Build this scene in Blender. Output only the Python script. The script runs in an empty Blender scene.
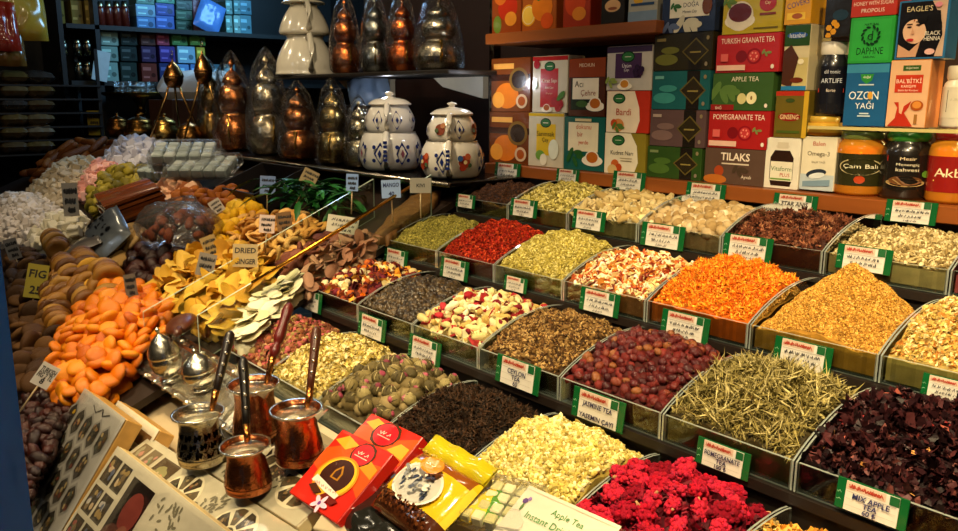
import bpy, math, random
import numpy as np
from mathutils import Vector, Matrix, noise as mnoise
random.seed(7); rng = np.random.default_rng(7)
SC = bpy.context.scene; COL = SC.collection
PI = math.pi
# ------------------------------------------------------------------ camera
FPX, PIT, ROLL, YAW, H = 807.2, .20406, .00408, .861725, 1.45
CAMP = Vector((0, 0, H))
fw = Vector((-math.sin(YAW)*math.cos(PIT), math.cos(YAW)*math.cos(PIT), -math.sin(PIT)))
rt = Vector((math.cos(YAW), math.sin(YAW), 0)); up = rt.cross(fw)
rt, up = rt*math.cos(ROLL)+up*math.sin(ROLL), -rt*math.sin(ROLL)+up*math.cos(ROLL)
cd = bpy.data.cameras.new('camera'); cam = bpy.data.objects.new('camera', cd); COL.objects.link(cam)
cd.sensor_width = 36; cd.lens = FPX/958*36; cd.clip_start = .02; cd.clip_end = 60
cam.matrix_world = Matrix(((rt.x, up.x, -fw.x, 0), (rt.y, up.y, -fw.y, 0), (rt.z, up.z, -fw.z, H), (0, 0, 0, 1)))
SC.camera = cam
def ray(x, y): return fw + rt*((x-479)/FPX) + up*((265.5-y)/FPX)
def atX(x, y, v): d = ray(x, y); return CAMP + d*(v/d.x)
def atY(x, y, v): d = ray(x, y); return CAMP + d*(v/d.y)
def atZ(x, y, v): d = ray(x, y); return CAMP + d*((v-H)/d.z)
def atD(x, y, v): return CAMP + ray(x, y)*v
def atP(x, y, p0, n): d = ray(x, y); return CAMP + d*((Vector(p0)-CAMP).dot(n)/d.dot(n))
def depth(P): return (Vector(P)-CAMP).dot(fw)
FS, FZ, FY = .42, .88, .785          # slope of the dried fruit display
FN = Vector((0, -FS, 1)).normalized()
def atF(x, y, lift=0.): return atP(x, y, (0, FY, FZ+lift), FN)
QS, QZ, QY = .36, .82, .77           # slope of the front ledge with the coffee pots
QN = Vector((0, -QS, 1)).normalized()
def atQ(x, y, lift=0.): return atP(x, y, Vector((0, QY, QZ))+QN*lift, QN)
# ------------------------------------------------------------------ colours
def h(s):
    s = s.lstrip('#'); c = [int(s[i:i+2], 16)/255 for i in (0, 2, 4)]
    return tuple(x/12.92 if x <= .04045 else ((x+.055)/1.055)**2.4 for x in c)
def cv(v): return h(v) if isinstance(v, str) else v
# ------------------------------------------------------------------ materials
def mat(name, rough=.5, metal=0., noise_amt=.12, noise_scale=30., bump=.0, bump_scale=80., coat=0., spec=.5, sss=0., wood=False):
    m = bpy.data.materials.new(name); m.use_nodes = True; nt = m.node_tree; N = nt.nodes; L = nt.links
    b = N['Principled BSDF']; a = N.new('ShaderNodeAttribute'); a.attribute_name = 'col'
    tc = N.new('ShaderNodeTexCoord'); nz = N.new('ShaderNodeTexNoise'); nz.inputs['Scale'].default_value = noise_scale; nz.inputs['Detail'].default_value = 4
    if wood:
        mp = N.new('ShaderNodeMapping'); mp.inputs['Scale'].default_value = (.12, 1.6, 1.6); L.new(tc.outputs['Object'], mp.inputs[0]); L.new(mp.outputs[0], nz.inputs['Vector'])
    else: L.new(tc.outputs['Object'], nz.inputs['Vector'])
    mr = N.new('ShaderNodeMapRange'); mr.inputs['From Min'].default_value = .25; mr.inputs['From Max'].default_value = .75
    mr.inputs['To Min'].default_value = 1-noise_amt; mr.inputs['To Max'].default_value = 1+noise_amt; L.new(nz.outputs['Fac'], mr.inputs['Value'])
    mx = N.new('ShaderNodeVectorMath'); mx.operation = 'SCALE'; L.new(a.outputs['Color'], mx.inputs[0]); L.new(mr.outputs[0], mx.inputs['Scale'])
    L.new(mx.outputs[0], b.inputs['Base Color'])
    b.inputs['Roughness'].default_value = rough; b.inputs['Metallic'].default_value = metal
    b.inputs['Coat Weight'].default_value = coat; b.inputs['Coat Roughness'].default_value = .08; b.inputs['Specular IOR Level'].default_value = spec
    if bump:
        n2 = N.new('ShaderNodeTexNoise'); n2.inputs['Scale'].default_value = bump_scale; n2.inputs['Detail'].default_value = 3; L.new(tc.outputs['Object'], n2.inputs['Vector'])
        bp = N.new('ShaderNodeBump'); bp.inputs['Strength'].default_value = bump; bp.inputs['Distance'].default_value = .004
        L.new(n2.outputs['Fac'], bp.inputs['Height']); L.new(bp.outputs[0], b.inputs['Normal'])
    return m
def glassy(name, tint, edge=1.45, rough=.04, amt=1.0, bump=0., bscale=20., body=0.):
    m = bpy.data.materials.new(name); m.use_nodes = True; nt = m.node_tree; N = nt.nodes; L = nt.links
    for n in list(N): N.remove(n)
    o = N.new('ShaderNodeOutputMaterial'); t = N.new('ShaderNodeBsdfTransparent'); t.inputs[0].default_value = (*tint, 1)
    g = N.new('ShaderNodeBsdfGlossy'); g.inputs['Roughness'].default_value = rough; g.inputs[0].default_value = (1, 1, 1, 1)
    fr = N.new('ShaderNodeFresnel'); fr.inputs['IOR'].default_value = edge
    ma = N.new('ShaderNodeMath'); ma.operation = 'MULTIPLY'; ma.inputs[1].default_value = amt; L.new(fr.outputs[0], ma.inputs[0])
    if bump:
        tc = N.new('ShaderNodeTexCoord'); nz = N.new('ShaderNodeTexNoise'); nz.inputs['Scale'].default_value = bscale; nz.inputs['Detail'].default_value = 3; nz.inputs['Distortion'].default_value = .8
        L.new(tc.outputs['Object'], nz.inputs['Vector'])
        bp = N.new('ShaderNodeBump'); bp.inputs['Strength'].default_value = bump; bp.inputs['Distance'].default_value = .02; L.new(nz.outputs['Fac'], bp.inputs['Height'])
        L.new(bp.outputs[0], g.inputs['Normal']); L.new(bp.outputs[0], fr.inputs['Normal'])
    mx = N.new('ShaderNodeMixShader'); L.new(ma.outputs[0], mx.inputs[0]); L.new(t.outputs[0], mx.inputs[1]); L.new(g.outputs[0], mx.inputs[2])
    last = mx
    if body:
        d = N.new('ShaderNodeBsdfDiffuse'); d.inputs[0].default_value = (*tint, 1)
        m2 = N.new('ShaderNodeMixShader'); m2.inputs[0].default_value = body; L.new(mx.outputs[0], m2.inputs[1]); L.new(d.outputs[0], m2.inputs[2]); last = m2
    L.new(last.outputs[0], o.inputs[0]); return m
MATTE = mat('matte_print', .55, noise_amt=.06); GLOSS = mat('glossy_print', .26, noise_amt=.07, coat=.6, bump=.35, bump_scale=16)
FOOD = mat('dried_food', .5, spec=.22, noise_amt=.22, noise_scale=45, bump=.4, bump_scale=70)
GRAIN = mat('loose_grain', .65, spec=.2, noise_amt=.2, noise_scale=60)
SUGAR = mat('powdered_sweet', .75, noise_amt=.08, noise_scale=60, bump=.15)
METAL = mat('beaten_metal', .27, 1., noise_amt=.2, noise_scale=22, bump=.6, bump_scale=48)
SMOOTHMETAL = mat('polished_metal', .24, 1., noise_amt=.08, noise_scale=12)
CERAMIC = mat('glazed_porcelain', .18, noise_amt=.05, noise_scale=14, coat=.5)
WOOD = mat('varnished_wood', .35, noise_amt=.25, noise_scale=14, bump=.1, wood=True)
DARK = mat('painted_board', .5, noise_amt=.2, noise_scale=6, bump=.1)
PAINT = mat('enamel_paint', .4, noise_amt=.12, noise_scale=9, bump=.15, bump_scale=12)
LEAF = mat('fresh_leaf', .4, noise_amt=.25, noise_scale=25)
GLASS = glassy('clear_glass', (.93, .975, .95), 1.4, .03, .8)
GLASSEDGE = mat('glass_edge', .15, noise_amt=.1, noise_scale=9, spec=.8)
WRAP = glassy('clear_wrap', (.96, .96, .95), 1.35, .12, .75, bump=1., bscale=34, body=.0)
BAG = glassy('crinkled_bag', (.97, .97, .97), 1.35, .16, .7, bump=1., bscale=22, body=.02)
RIM = glassy('bin_glass_rim', (.74, .82, .74), 1.5, .08, .9, body=.30)
SHINY = mat('waxy_fruit', .32, spec=.5, noise_amt=.25, noise_scale=45, bump=.35, bump_scale=60)
VELVET = mat('velvet_petal', .8, spec=.15, noise_amt=.3, noise_scale=70, bump=.5, bump_scale=120)
PACK = mat('shiny_film', .22, noise_amt=.3, noise_scale=16, bump=.8, bump_scale=18, coat=.5)
HONEY = glassy('tinted_jar_content', (.95, .38, .03), 1.45, .08, .8, body=.45)
# ------------------------------------------------------------------ mesh builder
class MB:
    def __init__(s): s.v = []; s.f = []; s.c = []; s.s = []; s.m = []
    def add(s, vs, fs, col, sm=False, M=None, mi=0):
        o = len(s.v)
        if M is not None: vs = [M @ Vector(v) for v in vs]
        s.v += [tuple(v) for v in vs]; c = cv(col)
        for f in fs: s.f.append(tuple(i+o for i in f)); s.c.append(c); s.s.append(sm); s.m.append(mi)
        return s
    def box(s, x0, y0, z0, x1, y1, z1, col, M=None, mi=0, b=0.):
        if b <= 0:
            vs = [(x, y, z) for z in (z0, z1) for y in (y0, y1) for x in (x0, x1)]
            return s.add(vs, [(0, 2, 3, 1), (4, 5, 7, 6), (0, 1, 5, 4), (2, 6, 7, 3), (0, 4, 6, 2), (1, 3, 7, 5)], col, False, M, mi)
        lo = (x0, y0, z0); hi = (x1, y1, z1); vs = []; idx = {}
        for sx in (0, 1):
            for sy in (0, 1):
                for sz in (0, 1):
                    sg = (sx, sy, sz)
                    for a in range(3):
                        p = [(hi[i] if sg[i] else lo[i]) if i == a else ((hi[i]-b) if sg[i] else (lo[i]+b)) for i in range(3)]
                        idx[(sg, a)] = len(vs); vs.append(p)
        fs = []
        for a in range(3):
            o1, o2 = [i for i in range(3) if i != a]
            for sd in (0, 1):
                q = []
                for (p1, p2) in ((0, 0), (1, 0), (1, 1), (0, 1)):
                    g = [0, 0, 0]; g[a] = sd; g[o1] = p1; g[o2] = p2; q.append(idx[(tuple(g), a)])
                fs.append(q)
            for p1 in (0, 1):
                for p2 in (0, 1):
                    g0 = [0, 0, 0]; g0[o1] = p1; g0[o2] = p2; g1 = list(g0); g1[a] = 1
                    fs.append([idx[(tuple(g0), o1)], idx[(tuple(g1), o1)], idx[(tuple(g1), o2)], idx[(tuple(g0), o2)]])
        for sg in [(x, y, z) for x in (0, 1) for y in (0, 1) for z in (0, 1)]: fs.append([idx[(sg, 0)], idx[(sg, 1)], idx[(sg, 2)]])
        c = Vector([(lo[i]+hi[i])/2 for i in range(3)]); out = []
        for f in fs:
            P = [Vector(vs[i]) for i in f]; n = (P[1]-P[0]).cross(P[2]-P[0]); ctr = sum(P, Vector())/len(P)
            out.append(f if n.dot(ctr-c) > 0 else f[::-1])
        return s.add(vs, out, col, False, M, mi)
    def lathe(s, prof, n, col, M=None, mi=0, sm=True, cap=False):
        vs = []; fs = []
        for (r, z) in prof:
            for k in range(n): a = 2*PI*k/n; vs.append((r*math.cos(a), r*math.sin(a), z))
        for i in range(len(prof)-1):
            for k in range(n): k2 = (k+1) % n; fs.append((i*n+k, i*n+k2, (i+1)*n+k2, (i+1)*n+k))
        if cap: fs.append(tuple(range(n))[::-1]); fs.append(tuple((len(prof)-1)*n+k for k in range(n)))
        return s.add(vs, fs, col, sm, M, mi)
    def tube(s, pts, rad, n, col, M=None, mi=0, sm=True, flat=1.):
        pts = [Vector(p) for p in pts]; vs = []; fs = []; L = len(pts)
        rad = rad if isinstance(rad, (list, tuple)) else [rad]*L
        t0 = (pts[1]-pts[0]).normalized(); ref = Vector((0, 0, 1)) if abs(t0.z) < .9 else Vector((1, 0, 0))
        for i, p in enumerate(pts):
            t = (pts[min(i+1, L-1)]-pts[max(i-1, 0)]).normalized(); a = t.cross(ref).normalized(); b = t.cross(a)
            for k in range(n): g = 2*PI*k/n; vs.append(p+a*math.cos(g)*rad[i]+b*math.sin(g)*rad[i]*flat)
        for i in range(L-1):
            for k in range(n): k2 = (k+1) % n; fs.append((i*n+k, i*n+k2, (i+1)*n+k2, (i+1)*n+k))
        fs.append(tuple(range(n))[::-1]); fs.append(tuple((L-1)*n+k for k in range(n)))
        return s.add(vs, fs, col, sm, M, mi)
    def ell(s, c, r, nu, nv, col, M=None, mi=0, fn=None, sm=True):
        vs = []; fs = []
        for j in range(nv+1):
            ph = PI*j/nv-PI/2
            for i in range(nu):
                th = 2*PI*i/nu; d = Vector((math.cos(ph)*math.cos(th), math.cos(ph)*math.sin(th), math.sin(ph))); k = fn(d) if fn else 1.
                vs.append((c[0]+r[0]*d.x*k, c[1]+r[1]*d.y*k, c[2]+r[2]*d.z*k))
        for j in range(nv):
            for i in range(nu): i2 = (i+1) % nu; fs.append((j*nu+i, j*nu+i2, (j+1)*nu+i2, (j+1)*nu+i))
        return s.add(vs, fs, col, sm, M, mi)
    def prism(s, poly, z0, z1, col, M=None, mi=0):
        n = len(poly); vs = [(p[0], p[1], z0) for p in poly]+[(p[0], p[1], z1) for p in poly]
        fs = [tuple(range(n))[::-1], tuple(range(n, 2*n))]+[(k, (k+1) % n, n+(k+1) % n, n+k) for k in range(n)]
        return s.add(vs, fs, col, False, M, mi)
    def build(s, name, mats, parent=None, M=None, label=None, **kw):
        me = bpy.data.meshes.new(name); me.from_pydata(s.v, [], s.f)
        mats = mats if isinstance(mats, (list, tuple)) else [mats]
        for m in mats: me.materials.append(m)
        at = me.attributes.new('col', 'FLOAT_COLOR', 'FACE'); a = np.ones((len(s.f), 4), np.float32); a[:, :3] = np.array(s.c); at.data.foreach_set('color', a.ravel())
        me.polygons.foreach_set('use_smooth', np.array(s.s, dtype=bool))
        if len(mats) > 1: me.polygons.foreach_set('material_index', np.array(s.m, dtype=np.int32))
        me.update(); return link(name, me, parent, M, label, **kw)
def link(name, me, parent=None, M=None, label=None, cat=None, group=None, kind=None):
    o = bpy.data.objects.new(name, me); COL.objects.link(o)
    if parent is not None: o.parent = parent
    if M is not None: o.matrix_local = M
    tag(o, label, cat, group, kind); return o
def tag(o, label=None, cat=None, group=None, kind=None):
    if label: o['label'] = label
    if cat: o['category'] = cat
    if group: o['group'] = group
    if kind: o['kind'] = kind
    return o
def thing(name, label, cat, M=None, group=None): return link(name, None, None, M, label, cat, group)
def T(x, y=None, z=None): return Matrix.Translation(Vector(x) if y is None else Vector((x, y, z)))
def RX(d): return Matrix.Rotation(math.radians(d), 4, 'X')
def RY(d): return Matrix.Rotation(math.radians(d), 4, 'Y')
def RZ(d): return Matrix.Rotation(math.radians(d), 4, 'Z')
def basis(o, x, y, z): return Matrix(((x.x, y.x, z.x, o.x), (x.y, y.y, z.y, o.y), (x.z, y.z, z.z, o.z), (0, 0, 0, 1)))
_tc = {}
def text_geo(body, bold=0.):
    if (body, bold) in _tc: return _tc[(body, bold)]
    c = bpy.data.curves.new('t', 'FONT'); c.body = body; c.size = 1.; c.resolution_u = 2; c.offset = bold
    o = bpy.data.objects.new('t', c); me = bpy.data.meshes.new_from_object(o)
    vs = [tuple(v.co) for v in me.vertices]; fs = [tuple(p.vertices) for p in me.polygons]
    bpy.data.objects.remove(o); bpy.data.meshes.remove(me); bpy.data.curves.remove(c)
    if vs:
        x0 = min(v[0] for v in vs); x1 = max(v[0] for v in vs); y0 = min(v[1] for v in vs); y1 = max(v[1] for v in vs)
    else: x0 = x1 = y0 = y1 = 0
    _tc[(body, bold)] = (vs, fs, x0, x1, y0, y1); return _tc[(body, bold)]
class Face:
    """flat printing on a panel: u across, v up, in units of the panel's width and height"""
    def __init__(s, mb, M, w, hh, mi=0): s.mb = mb; s.M = M; s.w = w; s.h = hh; s.k = 1; s.mi = mi
    def z(s): s.k += 1; return .00025*s.k
    def poly(s, pts, col, smk=False):
        if getattr(s, 'clip', False):
            for ax, lim, sg in ((0, .005, 1), (0, .995, -1), (1, .005, 1), (1, .995, -1)):
                out = []
                for i in range(len(pts)):
                    a, b = pts[i-1], pts[i]; da, db = (a[ax]-lim)*sg, (b[ax]-lim)*sg
                    if da*db < 0: t = da/(da-db); out.append((a[0]+(b[0]-a[0])*t, a[1]+(b[1]-a[1])*t))
                    if db >= 0: out.append(b)
                pts = out
                if len(pts) < 3: return s
        z = s.z(); s.mb.add([(u*s.w, v*s.h, z) for u, v in pts], [tuple(range(len(pts)))], col, False, s.M, s.mi); return s
    def rect(s, u0, v0, u1, v1, col): return s.poly([(u0, v0), (u1, v0), (u1, v1), (u0, v1)], col)
    def ell(s, u, v, ru, rv, col, n=20, rot=0.):
        # ru, rv as shares of width
        a = math.radians(rot); P = []
        for k in range(n):
            g = 2*PI*k/n; x = ru*math.cos(g); y = rv*math.sin(g); P.append((u+x*math.cos(a)-y*math.sin(a), v+(x*math.sin(a)+y*math.cos(a))*s.w/s.h))
        return s.poly(P, col)
    def text(s, body, u, v, hgt, col, maxw=None, slant=0., rot=0., bold=0.):
        """centred on u, v; hgt as a share of height; maxw share of width"""
        vs, fs, x0, x1, y0, y1 = text_geo(body, bold)
        if not fs: return s
        sc = hgt*s.h/max(y1-y0, .3); wd = (x1-x0)*sc; sx = sc
        if maxw and wd > maxw*s.w: sx = sc*maxw*s.w/wd
        z = s.z(); a = math.radians(rot); out = []
        for v0 in vs:
            x = (v0[0]-(x0+x1)/2)*sx+slant*(v0[1]-y0)*sc; y = (v0[1]-(y0+y1)/2)*sc
            out.append((u*s.w+x*math.cos(a)-y*math.sin(a), v*s.h+x*math.sin(a)+y*math.cos(a), z))
        s.mb.add(out, fs, col, False, s.M, s.mi); return s
    def scribble(s, u0, u1, v, hv, col, seed=0):
        """a line of illegible handwriting: a thin zigzag stroke"""
        r = random.Random(seed); x = u0; z = s.z(); t = hv*.08
        while x < u1:
            n = r.randint(2, 5); px, py = x, v+r.uniform(-.4, .4)*hv
            for k in range(n):
                qx = px+r.uniform(.012, .035); qy = v+(.5 if k % 2 else -.5)*hv*r.uniform(.5, 1)
                dx, dy = (qx-px)*s.w, (qy-py)*s.h; L = math.hypot(dx, dy) or 1; nx, ny = -dy/L*t*s.h, dx/L*t*s.h
                s.mb.add([(px*s.w-nx, py*s.h-ny, z), (qx*s.w-nx, qy*s.h-ny, z), (qx*s.w+nx, qy*s.h+ny, z), (px*s.w+nx, py*s.h+ny, z)], [(0, 1, 2, 3)], col, False, s.M, s.mi)
                px, py = qx, qy
            x = px+.03
        return s
# ------------------------------------------------------------------ numpy scatter (one loose heap = one mesh)
def np_mesh(name, V, Fs, C, mtl, smooth=None):
    """Fs: list of (n,k) index arrays, C: list of (n,3) colours"""
    me = bpy.data.meshes.new(name); me.vertices.add(len(V)); me.vertices.foreach_set('co', V.astype(np.float32).ravel())
    tot = np.concatenate([np.full(len(f), f.shape[1], np.int32) for f in Fs]); li = np.concatenate([f.ravel() for f in Fs]).astype(np.int32)
    st = np.concatenate([[0], np.cumsum(tot)[:-1]]).astype(np.int32)
    me.loops.add(len(li)); me.loops.foreach_set('vertex_index', li); me.polygons.add(len(tot)); me.polygons.foreach_set('loop_start', st)
    try: me.polygons.foreach_set('loop_total', tot)
    except Exception: pass
    me.materials.append(mtl); at = me.attributes.new('col', 'FLOAT_COLOR', 'FACE'); a = np.ones((len(tot), 4), np.float32); a[:, :3] = np.concatenate(C); at.data.foreach_set('color', a.ravel())
    if smooth is not None: me.polygons.foreach_set('use_smooth', smooth)
    me.update(); me.validate(); return me
def rotmats(n, tilt=1.):
    q = rng.normal(size=(n, 4)); q /= np.linalg.norm(q, axis=1)[:, None]
    w, x, y, z = q.T
    R = np.stack([np.stack([1-2*(y*y+z*z), 2*(x*y-z*w), 2*(x*z+y*w)], -1), np.stack([2*(x*y+z*w), 1-2*(x*x+z*z), 2*(y*z-x*w)], -1), np.stack([2*(x*z-y*w), 2*(y*z+x*w), 1-2*(x*x+y*y)], -1)], 1)
    if tilt < 1:
        a = rng.uniform(0, 2*PI, n); b = rng.normal(0, tilt, n); c = rng.normal(0, tilt, n)
        ca, sa, cb, sb, cc, sc = np.cos(a), np.sin(a), np.cos(b), np.sin(b), np.cos(c), np.sin(c); o = np.zeros(n); i = np.ones(n)
        Rz = np.stack([np.stack([ca, -sa, o], -1), np.stack([sa, ca, o], -1), np.stack([o, o, i], -1)], 1)
        Rx = np.stack([np.stack([i, o, o], -1), np.stack([o, cb, -sb], -1), np.stack([o, sb, cb], -1)], 1)
        Ry = np.stack([np.stack([cc, o, sc], -1), np.stack([o, i, o], -1), np.stack([-sc, o, cc], -1)], 1)
        R = Rx @ Ry @ Rz
    return R
def _octa(): return np.array([(1, 0, 0), (-1, 0, 0), (0, 1, 0), (0, -1, 0), (0, 0, 1), (0, 0, -1)], float), np.array([(0, 2, 4), (2, 1, 4), (1, 3, 4), (3, 0, 4), (2, 0, 5), (1, 2, 5), (3, 1, 5), (0, 3, 5)])
def _sub(V, Fc):
    V = [tuple(v) for v in V]; d = {}; out = []
    def mid(a, b):
        k = (min(a, b), max(a, b))
        if k not in d: m = (np.array(V[a])+np.array(V[b]))/2; m /= np.linalg.norm(m); d[k] = len(V); V.append(tuple(m))
        return d[k]
    for a, b, c in Fc: ab, bc, ca = mid(a, b), mid(b, c), mid(c, a); out += [(a, ab, ca), (ab, b, bc), (ca, bc, c), (ab, bc, ca)]
    return np.array(V), np.array(out)
def proto(kind):
    V, Fc = _octa()
    if kind == 'ball': return _sub(V, Fc)
    if kind == 'seed': V, Fc = _sub(V, Fc); return V*np.array([1, .5, .45]), Fc
    if kind == 'bit': return V*np.array([1, .75, .6]), Fc
    if kind == 'stick': return V*np.array([1, .16, .16]), Fc
    if kind == 'needle': return V*np.array([1, .075, .06]), Fc
    if kind == 'fat': return V*np.array([1, .38, .3]), Fc
    if kind == 'curl':   # bent strip
        t = np.linspace(-1, 1, 4); P = []
        for a in t:
            for b in (-.33, .33): P.append((a, b*(1.1-abs(a)*.5), .45*a*a+.15*b*a))
        return np.array(P), np.array([(0, 1, 3), (0, 3, 2), (2, 3, 5), (2, 5, 4), (4, 5, 7), (4, 7, 6)])
    if kind == 'flake':
        return np.array([(-1, -.2, 0), (-.2, -.75, .22), (.9, -.4, 0), (1, .4, .2), (0, .8, -.1), (-.8, .5, .25), (0, 0, .3)], float), np.array([(6, 0, 1), (6, 1, 2), (6, 2, 3), (6, 3, 4), (6, 4, 5), (6, 5, 0)])
    if kind == 'chip':
        P = [(-1, -.6), (.2, -.9), (1, -.2), (.6, .8), (-.7, .7)]; V = [(x, y, -.16) for x, y in P]+[(x*.9, y*.9, .16) for x, y in P]
        Fc = [(5, 6, 7), (5, 7, 8), (5, 8, 9), (0, 2, 1), (0, 3, 2), (0, 4, 3)]
        for k in range(5): j = (k+1) % 5; Fc += [(k, j, 5+j), (k, 5+j, 5+k)]
        return np.array(V, float), np.array(Fc)
    if kind == 'star':
        P = []; Fc = []
        for k in range(7):
            a = 2*PI*k/7; o = len(P); c, s_ = math.cos(a), math.sin(a)
            P += [(0, 0, 0), (c*.5-s_*.2, s_*.5+c*.2, .12), (c, s_, .2), (c*.5+s_*.2, s_*.5-c*.2, .12), (c*.5, s_*.5, -.2)]
            Fc += [(o, o+4, o+1), (o+1, o+4, o+2), (o+2, o+4, o+3), (o+3, o+4, o), (o, o+1, o+2), (o, o+2, o+3)]
        return np.array(P, float), np.array(Fc)
def scatter(parts, N_, P, kind, size, cols, tilt=1., lift=.3, jit=.35, sm=True):
    """parts accumulates (V, F, C, smooth)"""
    V0, F0 = proto(kind); n = len(P); R = rotmats(n, tilt); s = size*np.exp(rng.normal(0, jit*.5, n))
    an = 1+rng.normal(0, .12, (n, 3))
    V = np.einsum('nij,nkj->nki', R, V0[None]*an[:, None, :])*s[:, None, None]+P[:, None, :]; V[:, :, 2] += size*lift
    F = F0[None]+(np.arange(n)*len(V0))[:, None, None]
    cs = np.array([cv(c) for c in cols]); w = rng.integers(0, len(cs), n); C = cs[w]*np.exp(rng.normal(0, .16, (n, 1)))
    parts.append((V.reshape(-1, 3), F.reshape(-1, F0.shape[1]), np.repeat(np.clip(C, 0, 1), len(F0), 0), sm))
def merge(name, parts, mtl):
    o = 0; Vs = []; Fs = []; Cs = []; S = []
    for V, F, C, sm in parts: Vs.append(V); Fs.append(F+o); Cs.append(C); S.append(np.full(len(F), sm, bool)); o += len(V)
    return np_mesh(name, np.concatenate(Vs), Fs, Cs, mtl, np.concatenate(S))
# ------------------------------------------------------------------ stepped stand with glass bins
BW = .23; X0 = -1.665
ROW = {'D': (.785, .828), 'C': (1.033, .948), 'B': (1.28, 1.054), 'A': (1.535, 1.157)}
BD = .243; FH = .045; BR = .052
def bx(k): return X0+BW*k
stand = thing('stepped_stand', 'dark stepped display stand carrying the rows of glass tea bins', 'display stand', T(-.9, 1.2, 0))
SI = T(.9, -1.2, 0)
for r, (y, z) in ROW.items():
    mb = MB(); mb.box(-1.905, y-.006, z-FH-.018, .4, y+.256, z-FH-.002, '#1b120c'); mb.build('tread', DARK, stand, SI)
    mb = MB(); mb.box(-1.905, y+.004, .0 if r == 'D' else z-.16, .4, y+.016, z-FH-.02, '#17100b'); mb.build('riser', DARK, stand, SI)
def arch(v): return BR*v+.022*math.sin(PI*min(1, v*1.0))**.8
def side_mesh():
    mb = MB(); n = 14; top = [(BD*i/n, arch(i/n)) for i in range(n+1)]
    poly = [(0, -FH)]+top+[(BD, -.045)]; m = len(poly); t = .0030
    vs = [(0, p[0], p[1]) for p in poly]+[(t, p[0], p[1]) for p in poly]
    mb.add(vs, [tuple(range(m))[::-1], tuple(range(m, 2*m))], '#dff0e6', mi=0)
    e = [(k, (k+1) % m, m+(k+1) % m, m+k) for k in range(m)]
    mb.add(vs, e, '#8b9a88', mi=1); return mb
def front_mesh():
    mb = MB(); x0, x1 = .0055, BW-.0065; t = .005
    vs = [(x, y, z) for z in (-FH, 0) for y in (0, t) for x in (x0, x1)]
    mb.add(vs, [(0, 1, 5, 4), (2, 6, 7, 3)], '#e0f0e8', mi=0); mb.add(vs, [(0, 2, 3, 1), (4, 5, 7, 6), (0, 4, 6, 2), (1, 3, 7, 5)], '#84998a', mi=1); return mb
_sideme = _frontme = _botme = None
def glass_bin(r, k, label):
    global _sideme, _frontme, _botme
    y, z = ROW[r]; b = thing('glass_bin', label, 'glass bin', T(bx(k), y, z), 'glass tea bins on the stepped stand')
    if _sideme is None:
        s = side_mesh().build('side_panel', [GLASS, RIM], b, T(.001, 0, 0)); _sideme = s.data
        f = front_mesh().build('front_panel', [GLASS, RIM], b); _frontme = f.data
        m = MB(); m.box(.006, .005, -FH, BW-.007, BD, -FH+.004, '#3a4038'); f = m.build('bottom_panel', GLASSEDGE, b); _botme = f.data
    else:
        link('side_panel', _sideme, b, T(.001, 0, 0)); link('front_panel', _frontme, b); link('bottom_panel', _botme, b)
    link('side_panel', _sideme, b, T(BW-.0045, 0, 0)); return b
def heap_h(u, v, pk, cone, ph, seed):
    a = np.sin(PI*np.clip(u, 0, 1))
    b = np.where(v < .6, np.sin(PI/2*np.clip((v+.02)/.62, 0, 1)), 1-.5*((v-.6)/.4)**1.5)
    if cone: d = np.sqrt(((u-.5)*1.05)**2+((v-.58)*.95)**2); s = np.clip(1-d/.62, 0, 1)**.95; s = s*.74+.26*(.5+.5*a)*b
    else: s = (.62+.38*a**.7)*b
    n = .0035*np.sin(u*17+seed)*np.cos(v*13+seed*2)+.003*np.sin(u*31+v*27+seed)
    return -.006+pk*s+n*ph
def heap_pos(r, k, u, v, pk, cone, ph, seed):
    y, z = ROW[r]; zz = heap_h(u, v, pk, cone, ph, seed)
    return np.stack([bx(k)+.008+u*(BW-.016), y+.008+v*(BD-.014), z+zz], -1)
def heap_base(r, k, pk, cone, ph, seed, col):
    n = 30; u, v = np.meshgrid(np.linspace(0, 1, n), np.linspace(0, 1, n)); u = u.ravel(); v = v.ravel(); V = heap_pos(r, k, u, v, pk, cone, ph, seed)
    i = np.arange(n-1); a = (i[:, None]*n+i[None, :]).ravel(); F = np.stack([a, a+1, a+n+1, a+n], -1)
    zb = ROW[r][1]-FH+.005
    ring = np.concatenate([np.arange(n), np.arange(1, n)*n+n-1, (n-1)*n+np.arange(n-2, -1, -1), np.arange(n-2, 0, -1)*n])
    B = V[ring].copy(); B[:, 2] = zb; o = len(V); m = len(ring); j = np.arange(m); j2 = (j+1) % m
    S = np.stack([ring[j], o+j, o+j2, ring[j2]], -1); S = S[:, ::-1]
    Fa = np.concatenate([F, S]); C = np.repeat(np.array([cv(col)]), len(Fa), 0)*np.exp(rng.normal(0, .12, (len(Fa), 1)))
    k = len(F); return [(V, F, np.clip(C[:k], 0, 1), True), (np.concatenate([V, B]), S, np.clip(C[k:], 0, 1), False)]
HEAPP = {}
def heap(r, k, name, label, cat, pk, cone, ph, base, layers, mtl=None):
    """layers: (kind, size, count, colours, tilt, lift)"""
    seed = k*1.7+ord(r); HEAPP[(r, k)] = (pk, cone, ph, seed); parts = heap_base(r, k, pk, cone, ph, seed, base)
    for kind, size, n, cols, tilt, lift in layers:
        u = rng.uniform(.02, .98, n); v = rng.uniform(.015, .985, n)
        scatter(parts, n, heap_pos(r, k, u, v, pk, cone, ph, seed), kind, size, cols, tilt, lift, sm=kind in ('ball', 'seed', 'fat'))
    me = merge(name, parts, mtl or GRAIN); return link(name, me, None, None, label, cat, None, 'stuff')
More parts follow.
